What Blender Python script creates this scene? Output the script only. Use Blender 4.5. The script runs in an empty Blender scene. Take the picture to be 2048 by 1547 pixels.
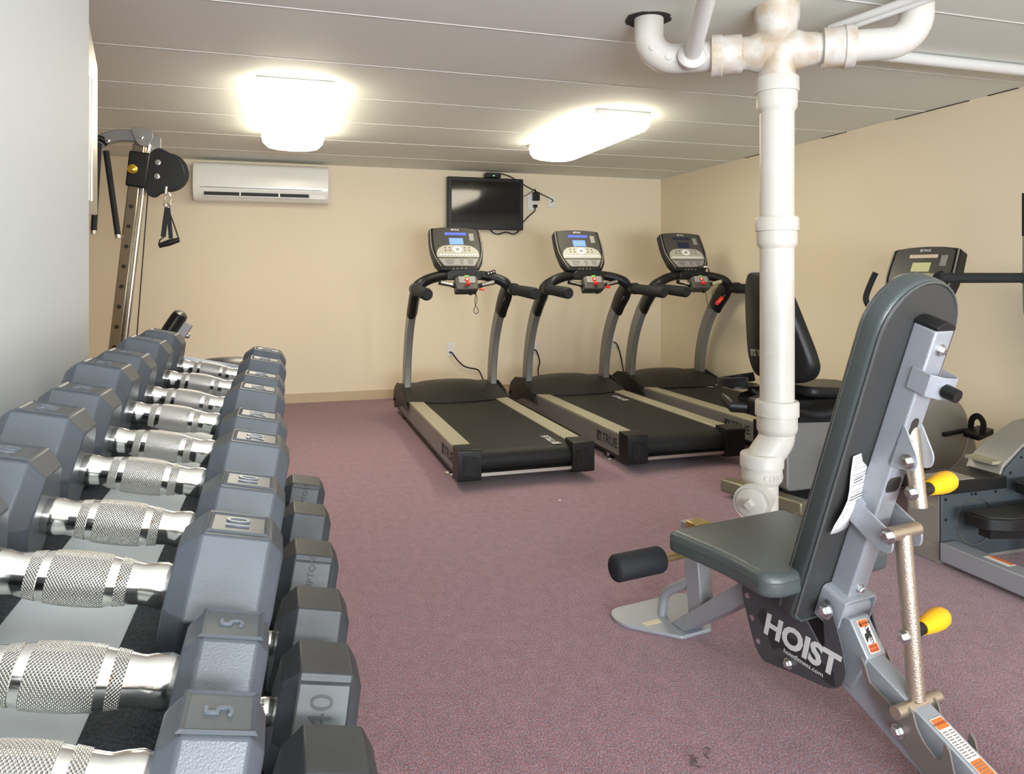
import bpy, bmesh, math, random
from mathutils import Vector, Matrix, Euler
random.seed(4)
PI = math.pi
sc = bpy.context.scene
COL = sc.collection

# ---------------------------------------------------------------- materials
def nodemat(name):
    m = bpy.data.materials.new(name); m.use_nodes = True
    nt = m.node_tree; b = nt.nodes['Principled BSDF']
    return m, nt, b
def mat(name, col, rough=.5, metal=0., var=0., vscale=8., bump=0., bscale=200., coat=0., spec=.5, col2=None):
    m, nt, b = nodemat(name)
    b.inputs['Base Color'].default_value = (*col, 1)
    b.inputs['Roughness'].default_value = rough
    b.inputs['Metallic'].default_value = metal
    b.inputs['Specular IOR Level'].default_value = spec
    if coat: b.inputs['Coat Weight'].default_value = coat
    tc = nt.nodes.new('ShaderNodeTexCoord')
    if var > 0:
        n = nt.nodes.new('ShaderNodeTexNoise'); n.inputs['Scale'].default_value = vscale
        n.inputs['Detail'].default_value = 5
        nt.links.new(tc.outputs['Object'], n.inputs['Vector'])
        r = nt.nodes.new('ShaderNodeValToRGB')
        r.color_ramp.elements[0].position = .35; r.color_ramp.elements[1].position = .68
        c2 = col2 if col2 else tuple(max(0, c*(1-var)) for c in col)
        r.color_ramp.elements[0].color = (*c2, 1); r.color_ramp.elements[1].color = (*col, 1)
        nt.links.new(n.outputs['Fac'], r.inputs['Fac']); nt.links.new(r.outputs['Color'], b.inputs['Base Color'])
    if bump > 0:
        n2 = nt.nodes.new('ShaderNodeTexNoise'); n2.inputs['Scale'].default_value = bscale
        nt.links.new(tc.outputs['Object'], n2.inputs['Vector'])
        bp = nt.nodes.new('ShaderNodeBump'); bp.inputs['Strength'].default_value = bump; bp.inputs['Distance'].default_value = .002
        nt.links.new(n2.outputs['Fac'], bp.inputs['Height']); nt.links.new(bp.outputs['Normal'], b.inputs['Normal'])
    return m
def emis(name, col, s, base=(0, 0, 0)):
    m, nt, b = nodemat(name)
    b.inputs['Base Color'].default_value = (*base, 1)
    b.inputs['Emission Color'].default_value = (*col, 1)
    b.inputs['Emission Strength'].default_value = s
    return m
M = {}
M['wall'] = mat('beige_wall_paint', (.75, .65, .48), .75, bump=.25, bscale=90)
M['wallwhite'] = mat('white_wall_paint', (.56, .57, .565), .6, bump=.15, bscale=90)
M['ceil'] = mat('ceiling_panel_paint', (.76, .79, .725), .7, bump=.1, bscale=50)
M['seam'] = mat('ceiling_seam_white', (.66, .65, .62), .5)
M['base'] = mat('tan_baseboard_vinyl', (.50, .385, .24), .5)
M['pipe'] = mat('white_pipe_paint', (.63, .61, .565), .42, var=.2, vscale=5, bump=.5, bscale=45, col2=(.60, .57, .50))
M['pipedirty'] = mat('stained_white_pipe_paint', (.63, .61, .565), .45, var=.3, vscale=15, bump=.7, bscale=40, col2=(.47, .37, .26))
M['pipeplain'] = mat('white_conduit_paint', (.64, .63, .60), .4)
M['hole'] = mat('ceiling_hole_dark', (.03, .025, .02), 1)
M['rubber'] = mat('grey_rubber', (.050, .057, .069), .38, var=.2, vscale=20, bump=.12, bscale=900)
M['panelrub'] = mat('smooth_rubber_label', (.07, .075, .08), .36, spec=.4)
M['digit'] = mat('moulded_digit', (.10, .115, .14), .3)
M['engrave'] = mat('engraved_rubber', (.028, .031, .036), .5)
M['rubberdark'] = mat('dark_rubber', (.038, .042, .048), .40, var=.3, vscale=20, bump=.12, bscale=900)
M['chrome'] = mat('chrome', (.82, .80, .76), .13, 1)
M['steel'] = mat('brushed_steel', (.50, .48, .43), .35, 1, bump=.2, bscale=300)
M['columnsteel'] = mat('column_steel', (.42, .38, .31), .22, 1)
M['bolt'] = mat('zinc_bolt', (.66, .68, .68), .25, 1)
M['black'] = mat('black_plastic', (.011, .011, .011), .38, spec=.28, bump=.15, bscale=300)
M['blackfoam'] = mat('black_foam', (.012, .013, .015), .7, spec=.3, bump=.5, bscale=250)
M['blackgloss'] = mat('black_gloss', (.006, .006, .006), .08)
M['belt'] = mat('treadmill_belt', (.014, .014, .013), .55, spec=.25, bump=.3, bscale=500)
M['hood'] = mat('hood_plastic', (.018, .018, .016), .5, spec=.3, bump=.3, bscale=350)
M['greypaint'] = mat('silver_grey_paint', (.23, .225, .215), .4, .35, bump=.1, bscale=400)
M['footrail'] = mat('champagne_foot_rail', (.40, .375, .28), .42, .35, bump=.3, bscale=250)
M['conrim'] = mat('console_rim_grey', (.23, .215, .17), .35)
M['conface'] = mat('console_face_dark', (.055, .052, .045), .3)
M['consilver'] = mat('console_silver_keypad', (.36, .345, .29), .4)
M['conpanel'] = mat('console_pale_panel', (.25, .245, .23), .4)
M['screenblue'] = emis('screen_blue', (.10, .16, 1.0), 1.15)
M['screenblue2'] = emis('screen_light_blue', (.17, .30, 1.0), 1.5)
M['screenoff'] = mat('screen_off_navy', (.018, .018, .06), .12)
M['screengreen'] = mat('screen_olive_lcd', (.62, .62, .33), .2)
M['screenpink'] = mat('screen_pale_strip', (.66, .55, .42), .2)
M['red'] = mat('red_plastic', (.68, .02, .012), .3)
M['green'] = mat('green_button', (.12, .5, .05), .3)
M['orange'] = mat('orange_label', (.80, .15, .03), .45)
M['white'] = mat('white_plastic', (.72, .71, .67), .4)
M['paper'] = mat('white_care_label', (.75, .74, .74), .6, bump=.3, bscale=60)
M['ink'] = mat('black_ink', (.02, .02, .02), .6)
M['logowhite'] = mat('logo_silver', (.62, .62, .60), .4)
M['ac'] = mat('air_conditioner_plastic', (.80, .785, .72), .24)
M['acdark'] = mat('vent_dark', (.03, .03, .03), .5)
M['fixture'] = mat('fixture_white_metal', (.7, .7, .7), .4)
M['lens'] = emis('fluorescent_lens', (1.0, .91, .72), 11)
M['upholstery'] = mat('grey_vinyl_upholstery', (.062, .074, .073), .33, bump=.35, bscale=300)
M['upside'] = mat('dark_vinyl_back', (.036, .036, .035), .45, bump=.3, bscale=300)
M['piping'] = mat('vinyl_piping', (.07, .076, .074), .35)
M['benchgrey'] = mat('silver_powder_coat', (.33, .345, .375), .38, .3, bump=.35, bscale=420)
M['plate'] = mat('charcoal_plate', (.062, .062, .068), .42, .2, bump=.35, bscale=420)
M['ladder'] = mat('taupe_metallic', (.20, .175, .155), .38, .45, bump=.25, bscale=420)
M['nickel'] = mat('champagne_nickel', (.50, .42, .33), .32, .85, bump=.5, bscale=300)
M['yellow'] = mat('yellow_plastic', (.85, .42, .005), .3)
M['gold'] = mat('gold_knob', (.75, .50, .06), .2, .8)
M['brass'] = mat('dull_brass', (.45, .33, .14), .35, .8)
M['olive'] = mat('olive_silver_paint', (.22, .205, .14), .35, .5)
M['ellgrey'] = mat('elliptical_silver', (.30, .285, .255), .42, .3)
M['ellblue'] = mat('elliptical_slate', (.06, .072, .08), .4, .1)
M['grid'] = mat('black_grip_grid', (.02, .02, .018), .5, bump=.8, bscale=90)
M['matgrit'] = mat('black_shelf_rubber', (.035, .04, .05), .7, var=.8, vscale=330, bump=1., bscale=330)
M['rack'] = mat('pale_grey_rack', (.50, .53, .54), .4, .1)
M['darkgrey'] = mat('dark_grey_paint', (.065, .06, .052), .45)
M['rubberfoot'] = mat('foot_rubber', (.02, .02, .02), .7)

def carpet_mat():
    m, nt, b = nodemat('mauve_carpet')
    tc = nt.nodes.new('ShaderNodeTexCoord')
    mp = nt.nodes.new('ShaderNodeMapping'); mp.inputs['Scale'].default_value = (1, .6, 1); mp.inputs['Rotation'].default_value = (0, 0, .15)
    nt.links.new(tc.outputs['Object'], mp.inputs['Vector'])
    def noise(s, d=2):
        n = nt.nodes.new('ShaderNodeTexNoise'); n.inputs['Scale'].default_value = s; n.inputs['Detail'].default_value = d
        nt.links.new(mp.outputs['Vector'], n.inputs['Vector']); return n
    n1 = noise(270, 1); n2 = noise(170, 1); n3 = noise(30, 4)
    r1 = nt.nodes.new('ShaderNodeValToRGB'); e = r1.color_ramp.elements
    e[0].position = .30; e[0].color = (.045, .028, .045, 1)
    e[1].position = .72; e[1].color = (.36, .26, .31, 1)
    e2 = e.new(.42); e2.color = (.125, .058, .072, 1)
    e3 = e.new(.50); e3.color = (.175, .088, .104, 1)
    e4 = e.new(.58); e4.color = (.22, .135, .165, 1)
    nt.links.new(n1.outputs['Fac'], r1.inputs['Fac'])
    r2 = nt.nodes.new('ShaderNodeValToRGB'); f = r2.color_ramp.elements
    f[0].position = .38; f[0].color = (.26, .035, .045, 1); f[1].position = .62; f[1].color = (.11, .095, .15, 1)
    g = f.new(.5); g.color = (.18, .09, .11, 1)
    nt.links.new(n2.outputs['Fac'], r2.inputs['Fac'])
    mx = nt.nodes.new('ShaderNodeMix'); mx.data_type = 'RGBA'; mx.inputs[0].default_value = .42
    nt.links.new(r1.outputs['Color'], mx.inputs[6]); nt.links.new(r2.outputs['Color'], mx.inputs[7])
    hs = nt.nodes.new('ShaderNodeHueSaturation'); hs.inputs['Saturation'].default_value = .90; nt.links.new(mx.outputs[2], hs.inputs['Color'])
    mr = nt.nodes.new('ShaderNodeMapRange'); mr.inputs[1].default_value = .3; mr.inputs[2].default_value = .7
    mr.inputs[3].default_value = 1.25; mr.inputs[4].default_value = 1.60
    nt.links.new(n3.outputs['Fac'], mr.inputs[0]); nt.links.new(mr.outputs[0], hs.inputs['Value'])
    nt.links.new(hs.outputs['Color'], b.inputs['Base Color'])
    b.inputs['Roughness'].default_value = .95; b.inputs['Specular IOR Level'].default_value = .15
    b.inputs['Sheen Weight'].default_value = .25
    bp = nt.nodes.new('ShaderNodeBump'); bp.inputs['Strength'].default_value = .8; bp.inputs['Distance'].default_value = .004
    nt.links.new(n1.outputs['Fac'], bp.inputs['Height']); nt.links.new(bp.outputs['Normal'], b.inputs['Normal'])
    return m
M['carpet'] = carpet_mat()

def knurl_mat(name, col, ph):
    # diamond knurling around the local X axis
    m, nt, b = nodemat(name)
    b.inputs['Metallic'].default_value = 1; b.inputs['Roughness'].default_value = .3
    tc = nt.nodes.new('ShaderNodeTexCoord'); sp = nt.nodes.new('ShaderNodeSeparateXYZ')
    nt.links.new(tc.outputs['Object'], sp.inputs[0])
    def mth(op, a, c=None):
        n = nt.nodes.new('ShaderNodeMath'); n.operation = op
        for i, v in enumerate((a, c)):
            if v is None: continue
            if isinstance(v, (int, float)): n.inputs[i].default_value = v
            else: nt.links.new(v, n.inputs[i])
        return n.outputs[0]
    th = mth('ARCTAN2', sp.outputs[1], sp.outputs[2])
    a = mth('MULTIPLY', sp.outputs[0], 2900.); t = mth('MULTIPLY', th, 44.)
    s1 = mth('SINE', mth('ADD', a, t)); s2 = mth('SINE', mth('SUBTRACT', a, t))
    h = mth('MULTIPLY', mth('ADD', s1, 1.), mth('ADD', s2, 1.))
    bp = nt.nodes.new('ShaderNodeBump'); bp.inputs['Strength'].default_value = 1; bp.inputs['Distance'].default_value = .00035
    nt.links.new(h, bp.inputs['Height']); nt.links.new(bp.outputs['Normal'], b.inputs['Normal'])
    n = nt.nodes.new('ShaderNodeTexNoise'); n.inputs['Scale'].default_value = 55; n.inputs['Detail'].default_value = 5
    nt.links.new(tc.outputs['Object'], n.inputs['Vector'])
    r = nt.nodes.new('ShaderNodeValToRGB'); r.color_ramp.elements[0].position = .62; r.color_ramp.elements[1].position = .74
    r.color_ramp.elements[0].color = (*col, 1); r.color_ramp.elements[1].color = (.42, .25, .12, 1)
    nt.links.new(n.outputs['Fac'], r.inputs['Fac']); nt.links.new(r.outputs['Color'], b.inputs['Base Color'])
    return m
M['knurl'] = knurl_mat('knurled_chrome', (.74, .71, .66), 0)

# ---------------------------------------------------------------- mesh helpers
def obj(name, bm, m, parent=None, bevel=0, seg=2, smooth=40, sub=0):
    me = bpy.data.meshes.new(name)
    bmesh.ops.recalc_face_normals(bm, faces=bm.faces[:])
    bm.to_mesh(me); bm.free()
    me.materials.append(M[m] if isinstance(m, str) else m)
    if smooth:
        for p in me.polygons: p.use_smooth = True
        me.set_sharp_from_angle(angle=math.radians(smooth))
    o = bpy.data.objects.new(name, me); COL.objects.link(o)
    if parent: o.parent = parent
    if bevel:
        md = o.modifiers.new('bevel', 'BEVEL'); md.width = bevel; md.segments = seg
        md.limit_method = 'ANGLE'; md.angle_limit = math.radians(32); md.harden_normals = False
    if sub:
        md = o.modifiers.new('sub', 'SUBSURF'); md.levels = sub; md.render_levels = sub
    return o
def B(): return bmesh.new()
def thing(name, label, cat, loc=(0, 0, 0), rot=(0, 0, 0), group=None):
    o = bpy.data.objects.new(name, None); o.empty_display_size = .1; COL.objects.link(o)
    o.location = loc; o.rotation_euler = rot
    return tag(o, label, cat, group)
def tag(o, label, cat, group=None):
    o['label'] = label; o['category'] = cat
    if group: o['group'] = group
    return o
def struct(o): o['kind'] = 'structure'; return o
def box(bm, c, s, R=None):
    hx, hy, hz = s[0]/2, s[1]/2, s[2]/2
    vs = []
    for dx, dy, dz in ((-1,-1,-1),(1,-1,-1),(1,1,-1),(-1,1,-1),(-1,-1,1),(1,-1,1),(1,1,1),(-1,1,1)):
        v = Vector((dx*hx, dy*hy, dz*hz))
        if R is not None: v = R @ v
        vs.append(bm.verts.new(v + Vector(c)))
    for f in ((0,3,2,1),(4,5,6,7),(0,1,5,4),(1,2,6,5),(2,3,7,6),(3,0,4,7)): bm.faces.new([vs[i] for i in f])
    return bm
def bx(x0, x1, y0, y1, z0, z1, bm=None):
    return box(bm or B(), ((x0+x1)/2, (y0+y1)/2, (z0+z1)/2), (abs(x1-x0), abs(y1-y0), abs(z1-z0)))
def smoothpath(pts, n=8):
    P = [Vector(p) for p in pts]; out = []
    for i in range(len(P)-1):
        p0 = P[max(i-1, 0)]; p1 = P[i]; p2 = P[i+1]; p3 = P[min(i+2, len(P)-1)]
        for k in range(n):
            t = k/n
            out.append(.5*((2*p1)+(p2-p0)*t+(2*p0-5*p1+4*p2-p3)*t*t+(3*p1-p0-3*p2+p3)*t**3))
    out.append(P[-1]); return out
def tube(bm, pts, r, seg=12, cap=True, w=None, up=None, square=False):
    """sweep a circle (or ellipse r x w, or rectangle) along pts"""
    P = [Vector(p) for p in pts]; rings = []
    prev = Vector(up) if up else None
    N = len(P)
    for i, p in enumerate(P):
        if i == 0: d = P[1]-P[0]
        elif i == N-1: d = P[-1]-P[-2]
        else: d = (P[i+1]-P[i]).normalized()+(P[i]-P[i-1]).normalized()
        d.normalize()
        if prev is None:
            prev = Vector((0, 0, 1)) if abs(d.z) < .9 else Vector((1, 0, 0))
        a = prev - d*prev.dot(d)
        if a.length < 1e-5: a = Vector((0, 1, 0)) - d*d.y
        a.normalize(); b = d.cross(a)
        if not up: prev = a
        rr = r[i] if isinstance(r, (list, tuple)) else r
        ww = (w[i] if isinstance(w, (list, tuple)) else w) if w is not None else rr
        ring = []
        if square:
            for ca, cb in ((1, 1), (1, -1), (-1, -1), (-1, 1)): ring.append(bm.verts.new(p+a*rr*ca+b*ww*cb))
        else:
            for k in range(seg):
                t = 2*PI*k/seg; ring.append(bm.verts.new(p+a*rr*math.cos(t)+b*ww*math.sin(t)))
        rings.append(ring)
    for i in range(len(rings)-1):
        n = len(rings[i])
        for k in range(n): bm.faces.new((rings[i][k], rings[i][(k+1) % n], rings[i+1][(k+1) % n], rings[i+1][k]))
    if cap: bm.faces.new(rings[0][::-1]); bm.faces.new(rings[-1])
    return bm
def lathe(bm, prof, mtx=None, seg=24, cap=True):
    """prof: list of (h, r), revolved round local Z"""
    rings = []
    for h, r in prof:
        ring = []
        for k in range(seg):
            t = 2*PI*k/seg; v = Vector((r*math.cos(t), r*math.sin(t), h))
            if mtx is not None: v = mtx @ v
            ring.append(bm.verts.new(v))
        rings.append(ring)
    for i in range(len(rings)-1):
        for k in range(seg): bm.faces.new((rings[i][k], rings[i][(k+1) % seg], rings[i+1][(k+1) % seg], rings[i+1][k]))
    if cap: bm.faces.new(rings[0][::-1]); bm.faces.new(rings[-1])
    return bm
def axis_mtx(o, d):
    """matrix taking +Z to direction d at origin o"""
    return Matrix.Translation(Vector(o)) @ Vector(d).to_track_quat('Z', 'Y').to_matrix().to_4x4()
def cyl(bm, a, b, r, seg=20): 
    a = Vector(a); b = Vector(b); L = (b-a).length
    return lathe(bm, [(0, r), (L, r)], axis_mtx(a, b-a), seg)
def prism(bm, pts, f, t0, t1):
    A = [bm.verts.new(f(a, b, t0)) for a, b in pts]; C = [bm.verts.new(f(a, b, t1)) for a, b in pts]
    n = len(pts)
    bm.faces.new(A); bm.faces.new(C[::-1])
    for i in range(n): bm.faces.new((A[i], A[(i+1) % n], C[(i+1) % n], C[i]))
    return bm
def rrect(x0, x1, y0, y1, r, n=5):
    out = []
    for cx, cy, a0 in ((x1-r, y1-r, 0), (x0+r, y1-r, PI/2), (x0+r, y0+r, PI), (x1-r, y0+r, 1.5*PI)):
        for k in range(n+1):
            a = a0+PI/2*k/n; out.append((cx+r*math.cos(a), cy+r*math.sin(a)))
    return out
def rpoly(pts, r, n=5):
    """round the corners of a polygon"""
    out = []; N = len(pts)
    for i in range(N):
        p = Vector(pts[i]); a = Vector(pts[i-1]); b = Vector(pts[(i+1) % N])
        da = (a-p); db = (b-p); rr = r[i] if isinstance(r, (list, tuple)) else r
        rr = min(rr, da.length*.48, db.length*.48)
        if rr < 1e-5: out.append(tuple(p)); continue
        pa = p+da.normalized()*rr; pb = p+db.normalized()*rr
        for k in range(n+1):
            t = k/n; q = pa*(1-t)**2+p*2*t*(1-t)+pb*t*t; out.append((q.x, q.y))
    return out
def cushion(bm, out, f, t0, t1, r, n=5, both=True):
    """padded slab: outline shrunk towards both faces with a rounded rim; t0 is the show face"""
    N = len(out); P = [Vector(p) for p in out]
    area2 = sum(P[i].x*P[(i+1) % N].y-P[(i+1) % N].x*P[i].y for i in range(N)); sg = 1 if area2 > 0 else -1
    nr = []
    for i in range(N):
        d = (P[(i+1) % N]-P[i-1]); d.normalize(); nr.append(Vector((d.y, -d.x))*sg)
    S_ = 1 if t1 > t0 else -1; prof = []
    for k in range(n+1):
        a = PI/2*k/n; prof.append((r*(1-math.sin(a)), t0+S_*r*(1-math.cos(a))))
    if both: 
        r2 = r*.6
        for k in range(n+1):
            a = PI/2*k/n; prof.append((r2*(1-math.cos(a)), t1-S_*r2*(1-math.sin(a))))
    else: prof.append((0, t1))
    rings = [[bm.verts.new(f(*(P[i]-nr[i]*ins), t)) for i in range(N)] for ins, t in prof]
    for j in range(len(rings)-1):
        for i in range(N): bm.faces.new((rings[j][i], rings[j][(i+1) % N], rings[j+1][(i+1) % N], rings[j+1][i]))
    bm.faces.new(rings[0]); bm.faces.new(rings[-1][::-1])
    return bm
XY = lambda a, b, t: (a, b, t)
YZ = lambda a, b, t: (t, a, b)
XZ = lambda a, b, t: (a, t, b)
def text(name, s, size, mtx, m, parent=None, ext=.0006, shear=0., bold=0., align='CENTER', sx=1.):
    cu = bpy.data.curves.new(name, 'FONT'); cu.body = s; cu.size = size; cu.extrude = ext/2
    cu.align_x = align; cu.align_y = 'CENTER'; cu.shear = shear; cu.offset = bold; cu.resolution_u = 3
    t = bpy.data.objects.new(name, cu)
    me = bpy.data.meshes.new_from_object(t); me.name = name
    bpy.data.objects.remove(t); bpy.data.curves.remove(cu)
    me.transform(mtx @ Matrix.Diagonal((sx, 1, 1, 1)))
    me.materials.clear(); me.materials.append(M[m])
    o = bpy.data.objects.new(name, me); COL.objects.link(o)
    if parent: o.parent = parent
    return o
def frame(o, x, y):
    """text frame: origin o, reading direction x, up direction y"""
    x = Vector(x).normalized(); y = Vector(y); z = x.cross(y).normalized(); y = z.cross(x)
    return Matrix.Translation(Vector(o)) @ Matrix((x, y, z)).transposed().to_4x4()
def copytree(o, parent=None):
    c = o.copy(); COL.objects.link(c)
    if parent: c.parent = parent
    for ch in list(o.children): copytree(ch, c)
    return c
def bolt(name, p, d, parent, r=.011, m='bolt'):
    r *= 1.2
    mt = axis_mtx(p, d); bm = B()
    lathe(bm, [(0, r), (r*.25, r)], mt, 16)
    lathe(bm, [(r*.2, r*.72), (r*.75, r*.72), (r*.95, r*.5)], mt, 6)
    return obj(name, bm, m, parent)

# ---------------------------------------------------------------- room
CZ = 2.17
fl = struct(obj('floor', bx(-2.8, 4.0, -4.5, 7.2, -.08, 0), 'carpet', smooth=0))
bm = bx(-2.8, 4.0, -4.5, 7.2, CZ, CZ+.08)
ce = struct(obj('ceiling', bm, 'ceil', smooth=0))
bm = B()
for k in range(-9, 8):
    y = 2.25+.69*k
    if -4.2 < y < 6.95: bx(-2.7, 3.80, y-.004, y+.004, CZ-.0025, CZ, bm)
sm = obj('panel_seam', bm, 'seam', ce, smooth=0)
struct(obj('wall_back', bx(-2.8, 4.0, 7.0, 7.15, 0, CZ), 'wall', smooth=0))
struct(obj('wall_right', bx(3.80, 3.95, -4.3, 7.0, 0, CZ), 'wall', smooth=0))
struct(obj('wall_left', bx(-.62, -.42, -4.3, 1.88, 0, CZ), 'wallwhite', bevel=.006))
struct(obj('wall_far_left', bx(-2.75, -2.6, 1.7, 7.0, 0, CZ), 'wall', smooth=0))
struct(obj('wall_alcove', bx(-2.6, -.62, 1.73, 1.88, 0, CZ), 'wall', smooth=0))
struct(obj('wall_front', bx(-.42, 3.80, -4.3, -4.15, 0, CZ), 'wallwhite', smooth=0))
def baseboard(name, path):
    bm = B(); tube(bm, path, .042, w=.006, up=(0, 0, 1), square=True)
    return struct(obj(name, bm, 'base', smooth=0))
baseboard('baseboard_back', [(-2.6, 6.993, .042), (3.80, 6.993, .042)])
baseboard('baseboard_right', [(3.793, -4.1, .042), (3.793, 6.98, .042)])
bm = B()
prism(bm, [(-.42+0, 0)], XY, 0, 0) if False else None
# thin dark gap where the right wall meets the ceiling panels
bm = B()
for a_, b_ in ((3.02, 3.20), (3.32, 3.86), (4.30, 4.55), (5.3, 5.5)): bx(3.793, 3.7995, a_, b_, CZ-.0045, CZ-.0005, bm)
struct(obj('trim_1', bm, 'hole', smooth=0))

# ---------------------------------------------------------------- ceiling lights
def ceiling_light(x0, x1, y0, y1, label):
    cx, cy = (x0+x1)/2, (y0+y1)/2
    t = thing('ceiling_light', label, 'ceiling light', (cx, cy, CZ), group='fluorescent ceiling lights')
    w, l = (x1-x0)/2, (y1-y0)/2
    obj('fixture_pan', bx(-w*.93, w*.93, -l, l, -.03, -.001), 'fixture', t, bevel=.003)
    # wrap-around lens: bulging cross-section, rounded ends
    bm = B(); rings = []
    prof = [(-1, -.028), (-1.0, -.05), (-.96, -.085), (-.82, -.112), (-.5, -.125), (0, -.13), (.5, -.125), (.82, -.112), (.96, -.085), (1.0, -.05), (1, -.028)]
    ys = [(-l, .72), (-l+.01, .9), (-l+.04, 1.), (l-.16, 1.), (l-.09, .96), (l-.04, .82), (l-.01, .55), (l, .3)]
    for y, s in ys:
        rings.append([bm.verts.new((a*w*(s if s < .99 else 1) , y, -.028+(b+.028)*min(1, s*1.1))) for a, b in prof])
    for i in range(len(rings)-1):
        for k in range(len(prof)-1): bm.faces.new((rings[i][k], rings[i][k+1], rings[i+1][k+1], rings[i+1][k]))
    bm.faces.new(rings[0]); bm.faces.new(rings[-1][::-1])
    obj('lens', bm, 'lens', t)
    return t
ceiling_light(-.15, .27, 3.98, 5.60, 'lit fluorescent ceiling light left, nearer the air conditioner, glowing white')
ceiling_light(1.80, 2.20, 4.15, 5.50, 'lit fluorescent ceiling light right, between the television and the white pipe')

# ---------------------------------------------------------------- plumbing
px, py = 1.79, 2.39
st = thing('drain_pipe', 'thick white-painted vertical drain pipe with cross arms under the ceiling', 'pipe', (px, py, 0))
R0 = .063
def vz(v): return 1.15+(552-v)*2.81/1480
obj('riser', lathe(B(), [(vz(850), R0), (vz(205), R0)], seg=32), 'pipe', st)
def hub(v0, v1, name='pipe_hub', ox=0, oy=0, big=1.):
    a, b = vz(v1), vz(v0); h = b-a
    return obj(name, lathe(B(), [(a, R0*1.0), (a+h*.12, R0*1.16), (a+h*.2, R0*1.18*big), (a+h*.55, R0*1.18*big), (a+h*.56, R0*1.27*big), (a+h*.95, R0*1.27*big), (b, R0*1.2*big), (b, R0)], Matrix.Translation((ox, oy, 0)), 32), 'pipe', st)
hub(155, 225); hub(434, 497); hub(800, 868)
# offset fitting
off = Vector((-.055, .017, 0))
pth = [(0, 0, vz(860)), (0, 0, vz(872)), (off.x*.15, off.y*.15, vz(884)), (off.x*.85, off.y*.85, vz(915)), (off.x, off.y, vz(928)), (off.x, off.y, vz(945))]
obj('offset_bend', tube(B(), smoothpath(pth, 6), R0*1.02, 28), 'pipe', st)
hub(905, 965, ox=off.x, oy=off.y)
obj('base_pipe', lathe(B(), [(0, R0*.95), (vz(950), R0*.95)], Matrix.Translation(off), 28), 'pipe', st)
cd = Vector((-.80, -.60, .0)).normalized()
c0 = Vector((off.x, off.y, vz(990)))
obj('cleanout_branch', lathe(B(), [(0, R0*.9), (.075, R0*.9), (.08, R0*1.02), (.10, R0*1.06), (.125, R0*1.06)], axis_mtx(c0, cd), 28), 'pipe', st)
cp = obj('cleanout_plug', lathe(B(), [(0, R0*.86), (.008, R0*.86), (.011, R0*.8)], axis_mtx(c0+cd*.124, cd), 28), 'pipe', st)
obj('plug_nut', lathe(B(), [(0, .021), (.028, .019)], axis_mtx(c0+cd*.134, cd), 4), 'pipe', cp, bevel=.003)
ct = text('cast_lettering', 'CENCO', .030, Matrix(), 'pipe', st, ext=.004)
for v in ct.data.vertices:
    r_ = R0*1.185+v.co.z; a_ = -PI/2+.15+v.co.x/r_
    v.co = (off.x+r_*math.cos(a_), off.y+r_*math.sin(a_), vz(948)+v.co.y)
# cross fitting and arms
dr = Vector((.852, -.525, 0)).normalized()
zc = vz(103)
bm = lathe(B(), [(vz(170), R0*1.03), (zc-.07, R0*1.06), (zc-.05, R0*1.2), (zc, R0*1.3), (zc+.05, R0*1.15), (vz(60), R0*1.03)], seg=28)
for s in (-1, 1): lathe(bm, [(0, R0*1.28), (.07, R0*1.22), (.10, R0*1.03), (.14, R0*.98)], axis_mtx((0, 0, zc), dr*s), 28)
obj('cross_fitting', bm, 'pipedirty', st)
obj('ceiling_hub', lathe(B(), [(vz(72), R0*1.0), (vz(66), R0*1.15), (vz(50), R0*1.2), (vz(42), R0*1.3), (vz(18), R0*1.33), (CZ, R0*1.36)], seg=28), 'pipedirty', st)
def arm(s, L, hubat):
    o = Vector((0, 0, zc))+dr*s*hubat
    obj('arm_hub', lathe(B(), [(-.03, R0*.95), (-.025, R0*1.18), (.045, R0*1.2), (.05, R0*1.28), (.085, R0*1.28), (.09, R0*.9)] , axis_mtx(o, dr*s), 28), 'pipedirty', st)
    e = dr*s*L
    p = [Vector((0, 0, zc))+dr*s*.1, Vector((0, 0, zc))+dr*s*(L-.12)]
    for k in range(1, 9):
        a = PI/2*k/8; p.append(Vector((0, 0, zc))+dr*s*(L-.12+.10*math.sin(a))+Vector((0, 0, .10*(1-math.cos(a)))))
    p.append(Vector((p[-1].x, p[-1].y, CZ+.02)))
    obj('arm_pipe', tube(B(), p, R0*.92, 28), 'pipe', st)
    return p
pl = arm(-1, .50, .155); pr_ = arm(1, .50, .185)
for k, (dx, dz) in enumerate(((.46, .035), (.40, -.005))):
    o = Vector((0, 0, zc+dz))-dr*dx
    nrm = Vector((-.525, -.852, 0))
    obj('patch_disc', lathe(B(), [(R0*.9, .014), (R0*.97, .013)], axis_mtx(o, nrm), 16), 'pipe', st)
# ragged hole round the left elbow
bm = B(); vs = []
for k in range(28):
    a = 2*PI*k/28; r = .086+.012*random.random()
    vs.append(bm.verts.new((px+pl[-1].x+r*math.cos(a), py+pl[-1].y+.01+r*math.sin(a), CZ-.003)))
bm.faces.new(vs)
r_ = bmesh.ops.extrude_face_region(bm, geom=bm.faces[:]); bmesh.ops.translate(bm, vec=(0, 0, .0025), verts=[v for v in r_['geom'] if isinstance(v, bmesh.types.BMVert)])
struct(obj('trim_2', bm, 'hole', smooth=0))
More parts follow.
